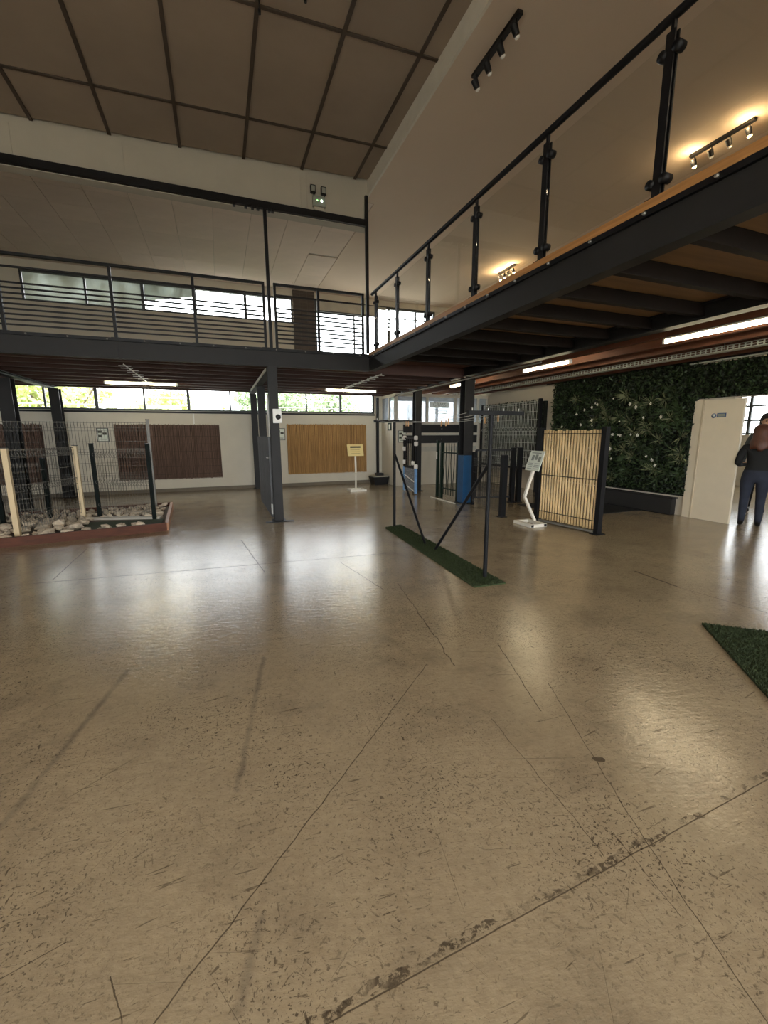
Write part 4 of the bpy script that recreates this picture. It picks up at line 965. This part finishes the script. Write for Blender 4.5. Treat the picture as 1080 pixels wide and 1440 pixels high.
for k in range(4):
    slab(pc, -0.13, -0.02, -0.05 - 0.03 * k, -0.042 - 0.03 * k, 0.012, 0.014, 'print_line', 'print_grey', pan)
    slab(pc, 0.02, 0.13, -0.05 - 0.03 * k, -0.042 - 0.03 * k, 0.012, 0.014, 'print_line', 'print_grey', pan)

iy = thing('information_stand', 'small yellow panelled information stand before the golden reed screen', 'information stand', (3.35, 10.9, 0))
MB().box(3.17, 3.62, 10.78, 10.83, 0, 0.05).box(3.17, 3.62, 11.09, 11.14, 0, 0.05).box(3.17, 3.22, 10.83, 11.09, 0, 0.05).box(3.57, 3.62, 10.83, 11.09, 0, 0.05).build('base', 'white_metal', iy)
for y in (10.78, 11.09): MB().box(3.62, 3.624, y + 0.005, y + 0.045, 0.005, 0.045).build('end_cap', 'black_plastic', iy)
MB().bar((3.41, 11.08, 0.05), (3.33, 10.80, 0.52), 0.045, 0.045).bar((3.33, 10.80, 0.52), (3.37, 10.95, 0.96), 0.045, 0.045).build('post', 'white_metal', iy)
pw = Vector((1, 0, 0)); pu = Vector((0, 0.30, 0.95)); pn = Vector((0, -0.95, 0.30)); pc = Vector((3.37, 10.95, 1.09))
pan = slab(pc, -0.22, 0.22, -0.16, 0.16, 0, 0.012, 'panel', 'paper_yellow', iy)
slab(pc, -0.14, 0.15, 0.06, 0.105, 0.012, 0.014, 'heading', 'print_dark', pan)
for k in range(3): slab(pc, -0.14, 0.12, -0.0 - 0.05 * k, 0.012 - 0.05 * k, 0.012, 0.014, 'print_line', 'print_brown', pan)

# ------------------------------------------------------------------ plant wall, planter, door
pwall = thing('plant_wall', 'dense dark green artificial plant wall with white blossoms', 'plant wall', (XW, 6.5, 0.3))
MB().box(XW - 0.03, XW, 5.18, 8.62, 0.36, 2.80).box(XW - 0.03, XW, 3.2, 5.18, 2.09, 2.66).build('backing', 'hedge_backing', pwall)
rr = random.Random(5)
def wallpts(n, dmin, dmax):
    out = []
    while len(out) < n:
        y = rr.uniform(3.2, 8.62); z = rr.uniform(0.40, 2.80)
        if y < 5.18 and (z < 2.09 or z > 2.66): continue
        out.append((XW - rr.uniform(dmin, dmax), y, z))
    return out
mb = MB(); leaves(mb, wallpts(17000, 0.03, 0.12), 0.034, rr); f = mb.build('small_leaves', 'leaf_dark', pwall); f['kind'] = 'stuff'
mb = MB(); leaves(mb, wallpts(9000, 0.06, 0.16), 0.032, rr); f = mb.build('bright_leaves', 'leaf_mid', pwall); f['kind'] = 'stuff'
mb = MB(); mb2 = MB()
for k in range(100):
    y = rr.uniform(5.25, 8.3); z = rr.uniform(0.5, 2.3)
    for q in range(16):
        a = rr.uniform(0, 6.28); l = rr.uniform(0.10, 0.24); x = XW - 0.13
        tip = Vector((x - rr.uniform(0.02, 0.12), y + math.cos(a) * l, z + math.sin(a) * l * 0.8)); bs = Vector((x, y, z)); sd = (tip - bs).cross(Vector((1, 0, 0))).normalized() * 0.008
        (mb2 if k % 3 == 0 else mb).add([bs, (bs + tip) / 2 + sd, tip, (bs + tip) / 2 - sd], [(0, 1, 2, 3)])
f = mb.build('fern_fronds', 'leaf_mid', pwall); f['kind'] = 'stuff'
f = mb2.build('pale_fronds', 'leaf_pale', pwall); f['kind'] = 'stuff'
for k in range(38):
    y = rr.uniform(5.5, 8.3); z = rr.uniform(0.9, 2.3); x = XW - 0.17; s = rr.uniform(0.014, 0.028); mbf = MB()
    for q in range(5):
        a = 2 * PI * q / 5; mbf.add([(x, y, z), (x - 0.01, y + math.cos(a - 0.5) * s, z + math.sin(a - 0.5) * s), (x - 0.014, y + math.cos(a) * s * 1.5, z + math.sin(a) * s * 1.5), (x - 0.01, y + math.cos(a + 0.5) * s, z + math.sin(a + 0.5) * s)], [(0, 1, 2, 3)])
    mbf.build('blossom', 'flower_white', pwall)
pl = thing('planter_trough', 'long dark planter trough along the foot of the plant wall', 'planter', (7.8, 6.6, 0))
MB().box(7.74, 7.76, 5.34, 8.2, 0.02, 0.30).box(7.84, 7.86, 5.34, 8.2, 0.02, 0.30).box(7.76, 7.84, 5.34, 5.36, 0.02, 0.30).box(7.76, 7.84, 8.18, 8.2, 0.02, 0.30).box(7.76, 7.84, 5.36, 8.18, 0.02, 0.22).build('trough', 'planter_dark', pl)
MB().box(7.725, 7.875, 5.32, 8.22, 0.30, 0.33).build('rim', 'anthracite', pl)
MB().box(7.73, 7.87, 5.35, 8.19, 0.0, 0.02).build('base', 'black_steel', pl)
tag(MB().box(XW - 0.10, XW - 0.03, 4.2, 5.35, 2.68, 2.70).build('metal_strip', 'mesh_pale', None, (XW, 4.8, 2.68)), 'thin pale metal strip above the doorway plants', 'strip')
tag(MB().box(XW - 0.09, XW - 0.02, 3.0, 8.9, 2.715, 2.86).build('wall_beam', 'black_steel', None, (XW, 6, 2.7)), 'black beam along the wall above the plant wall', 'beam', kind='structure')
tag(MB().box(5.9, 7.7, 5.9, 7.4, 0, 0.008).build('floor_mat', 'planter_dark', None, (6.8, 6.6, 0)), 'dark floor mat behind the bamboo screen', 'mat')

dr = thing('door_1', 'plain cream door leaf with a small blue round sticker sign', 'door', (XW, 4.8, 0), kind='structure')
MB().box(XW - 0.05, XW - 0.005, 4.43, 5.04, 0.002, 2.05).build('door_leaf', 'door_cream', dr)
MB().box(XW - 0.06, XW - 0.002, 5.06, 5.20, 0.0, 2.07).build('door_frame', 'door_cream', dr)
MB().box(XW - 0.066, XW - 0.05, 5.04, 5.07, 0.0, 2.07).build('cover_strip', 'door_frame', dr)
ds = MB().box(XW - 0.054, XW - 0.05, 4.68, 4.82, 1.76, 1.83).build('sign_plate', 'sign_blue', dr)
MB().box(XW - 0.056, XW - 0.054, 4.695, 4.805, 1.772, 1.818).build('sign_print', 'print_grey', ds)
MB().lathe((XW - 0.05, 4.87, 1.79), [(0.038, 0), (0.038, 0.005)], 16, (-1, 0, 0)).build('round_sign', 'sign_blue', dr)
MB().lathe((XW - 0.055, 4.87, 1.795), [(0.022, 0), (0.022, 0.002)], 12, (-1, 0, 0)).build('round_symbol', 'paper_white', dr)

# room beyond the doorway
rb = MB().box(XW + 0.2, 14.2, 10.0, 10.2, 0, 2.86).box(XW + 0.2, 14.2, 0.8, 1.0, 0, 2.86)
rb.box(14.0, 14.2, 1.0, 10.0, 0, 1.45).box(14.0, 14.2, 1.0, 10.0, 2.65, 2.86).box(14.0, 14.2, 1.0, 1.4, 1.45, 2.65).box(14.0, 14.2, 9.6, 10.0, 1.45, 2.65)
struct('wall_far_room', rb, 'wall_cream', 'walls of the bright room beyond the doorway', 'wall')
struct('ceiling_far_room', MB().box(XW + 0.2, 14.2, 0.8, 10.2, 2.86, 2.96), 'wall_cream', 'ceiling of the bright room beyond the doorway', 'ceiling')
w = thing('window_6', 'large gridded window of the bright room beyond the doorway', 'window', (14.1, 5.5, 1.45), kind='structure')
for k in range(10):
    y = 1.4 + 8.2 * k / 9; MB().box(14.06, 14.12, y - 0.035, y + 0.035, 1.45, 2.65).build('mullion', 'window_frame', w)
for z in (1.48, 1.85, 2.25, 2.62): MB().box(14.07, 14.11, 1.4, 9.6, z - 0.025, z + 0.025).build('transom', 'window_frame', w)
p0 = MB().box(14.088, 14.094, 1.435, 1.4 + 8.2 / 9 - 0.035, 1.5, 2.6).build('pane', 'glass_clear', w)
for k in range(1, 9): rep(p0, 0, 8.2 / 9 * k)

# ------------------------------------------------------------------ people
def person(label, loc, yaw, scale, top, bottom, shoes, hair, long_hair, lean=0.0, girth=1.0):
    V_ = []; R_ = []; E_ = []
    def v(p, r): V_.append(p); R_.append(r if isinstance(r, tuple) else (r, r)); return len(V_) - 1
    def chain(start, pts):
        prev = start
        for p, r in pts: i = v(p, r); E_.append((prev, i)); prev = i
        return prev
    pel = v((0, 0, 0.90), (0.145, 0.11))
    waist = chain(pel, [((0, 0.01, 1.03), (0.125, 0.095))]); chest = chain(waist, [((0, 0.015 + lean, 1.20), (0.15, 0.105)), ((0, 0.01 + lean * 1.5, 1.32), (0.14, 0.09))])
    neck = chain(chest, [((0, 0.015 + lean * 1.8, 1.40), 0.055), ((0, 0.03 + lean * 2, 1.455), 0.055)])
    head = chain(neck, [((0, 0.05 + lean * 2.2, 1.50), (0.068, 0.08)), ((0, 0.045 + lean * 2.3, 1.555), (0.078, 0.09)), ((0, 0.04 + lean * 2.3, 1.61), (0.06, 0.07))])
    hy = 0.045 + lean * 2.25
    chain(head - 1, [((0, hy + 0.085, 1.545), 0.02), ((0, hy + 0.105, 1.53), 0.012)])
    for s in (-1, 1):
        chain(head - 1, [((s * 0.072, hy - 0.01, 1.545), 0.018), ((s * 0.085, hy - 0.015, 1.545), 0.014)])
        chain(pel, [((s * 0.085, 0, 0.82), (0.10, 0.105)), ((s * 0.09, 0.012, 0.66), 0.082), ((s * 0.092, 0.025, 0.49), 0.062), ((s * 0.094, 0.0, 0.32), 0.056), ((s * 0.096, -0.02, 0.10), 0.042), ((s * 0.10, 0.02, 0.045), (0.045, 0.04)), ((s * 0.105, 0.12, 0.035), (0.042, 0.03))])
        wr_ = chain(chest, [((s * 0.155, 0.01 + lean * 1.5, 1.315), 0.062), ((s * 0.20, -0.01 + lean, 1.20), 0.052), ((s * 0.225, -0.02 + lean, 1.06), 0.045), ((s * 0.20, 0.10 + lean, 1.02), 0.038), ((s * 0.15, 0.21 + lean, 1.02), 0.028)])
        palm = chain(wr_, [((s * 0.125, 0.265 + lean, 1.02), (0.036, 0.02))])
        bx_, by_ = s * 0.125, 0.265 + lean
        for k, l in enumerate((0.062, 0.07, 0.065, 0.05)):
            o_ = (k - 1.5) * 0.018
            chain(palm, [((bx_ - s * 0.012, by_ + 0.03, 1.02 + o_), 0.0095), ((bx_ - s * 0.022, by_ + 0.03 + l * 0.5, 1.015 + o_), 0.0085), ((bx_ - s * 0.045, by_ + 0.03 + l * 0.8, 1.008 + o_), 0.0075)])
        chain(wr_, [((bx_ - s * 0.02, by_ - 0.01, 1.055), 0.011), ((bx_ - s * 0.04, by_ + 0.03, 1.065), 0.009)])
    me = bpy.data.meshes.new('person_skeleton'); me.from_pydata(V_, E_, []); ob = bpy.data.objects.new('person_skeleton', me); COL.objects.link(ob)
    sk = ob.modifiers.new('skin', 'SKIN'); sk.use_smooth_shade = True
    for i, r in enumerate(R_): me.skin_vertices[0].data[i].radius = r
    me.skin_vertices[0].data[0].use_root = True
    sb = ob.modifiers.new('sub', 'SUBSURF'); sb.levels = 2; sb.render_levels = 2
    dg = bpy.context.evaluated_depsgraph_get(); dg.update()
    nm = bpy.data.meshes.new_from_object(ob.evaluated_get(dg)); bpy.data.objects.remove(ob)
    nm.name = 'person'; nm.materials.clear()
    for mname in (top, bottom, shoes, 'skin'): nm.materials.append(MATS[mname])
    for pgn in nm.polygons:
        c_ = pgn.center; pgn.use_smooth = True
        if c_.z < 0.10: k = 2
        elif c_.z < 0.945 and abs(c_.x) < 0.22 and c_.y < 0.16: k = 1
        elif c_.z > 1.395 and abs(c_.x) < 0.12: k = 3
        elif c_.y > 0.225 + lean and 0.9 < c_.z < 1.12: k = 3
        else: k = 0
        pgn.material_index = k
    o = bpy.data.objects.new('person', nm); COL.objects.link(o); o.location = loc; o.rotation_euler = (0, 0, yaw); o.scale = (scale,) * 3
    tag(o, label, 'person')
    o.scale.x *= girth
    # hair
    hb = MB(); n = 18; rings = []
    prof = [(1.70, 0.012, 0.0), (1.69, 0.05, -0.005), (1.66, 0.083, -0.008), (1.61, 0.099, -0.015), (1.56, 0.103, -0.025), (1.51, 0.101, -0.035)]
    if long_hair: prof += [(1.46, 0.108, -0.042), (1.42, 0.118, -0.048), (1.38, 0.126, -0.052), (1.345, 0.122, -0.058), (1.32, 0.105, -0.064), (1.31, 0.06, -0.068)]
    else: prof += [(1.48, 0.07, -0.04), (1.465, 0.03, -0.045)]
    for z, r, yo in prof:
        ring = []
        for i in range(n):
            a = 2 * PI * i / n; x = r * math.cos(a); y = r * 1.12 * math.sin(a)
            if z < 1.63 and y > 0.02: y = 0.02 + (y - 0.02) * (0.25 if z > 1.56 else 0.0)
            ring.append((x * (1 + 0.045 * math.sin(7 * a + z * 30)), hy + yo + y * (1 + 0.05 * math.sin(9 * a + z * 17)), z - (0.03 * (1 + math.sin(4 * a + 1.3)) if long_hair and z < 1.4 else 0)))
        rings.append(ring)
    vs = [p for r in rings for p in r]; fs = [(k * n + i, k * n + (i + 1) % n, (k + 1) * n + (i + 1) % n, (k + 1) * n + i) for k in range(len(rings) - 1) for i in range(n)]
    fs += [tuple(range(n)), tuple(range((len(rings) - 1) * n, len(rings) * n))]
    hb.add(vs, fs, True); h = hb.build('hair', hair); h.parent = o
    for s in (-1, 1):
        e = MB().lathe((s * 0.03, hy + 0.083, 1.56), [(0.004, 0), (0.011, 0.003), (0.006, 0.008)], 8, (0, 1, 0)).build('eye', 'eye'); e.parent = o
    m_ = MB().box(-0.022, 0.022, hy + 0.078, hy + 0.088, 1.494, 1.504).build('mouth', 'lip'); m_.parent = o
    return o
person('woman seen from behind in black top and blue jeans with auburn hair', (7.98, 4.20, 0.0), -1.05, 0.965, 'cloth_black', 'denim', 'leather_black', 'hair_auburn', True, 0.0, 1.14)
person('person in grey jacket and brown trousers half hidden by the door leaf', (8.74, 4.60, 0.0), 1.9, 0.96, 'cloth_grey', 'cloth_brown', 'sneaker', 'hair_dark', False, 0.02)
person('dark haired person facing the woman at the picture edge', (9.55, 4.98, 0.0), 2.2, 1.10, 'cloth_grey', 'cloth_black', 'leather_black', 'hair_dark', False, 0.01)
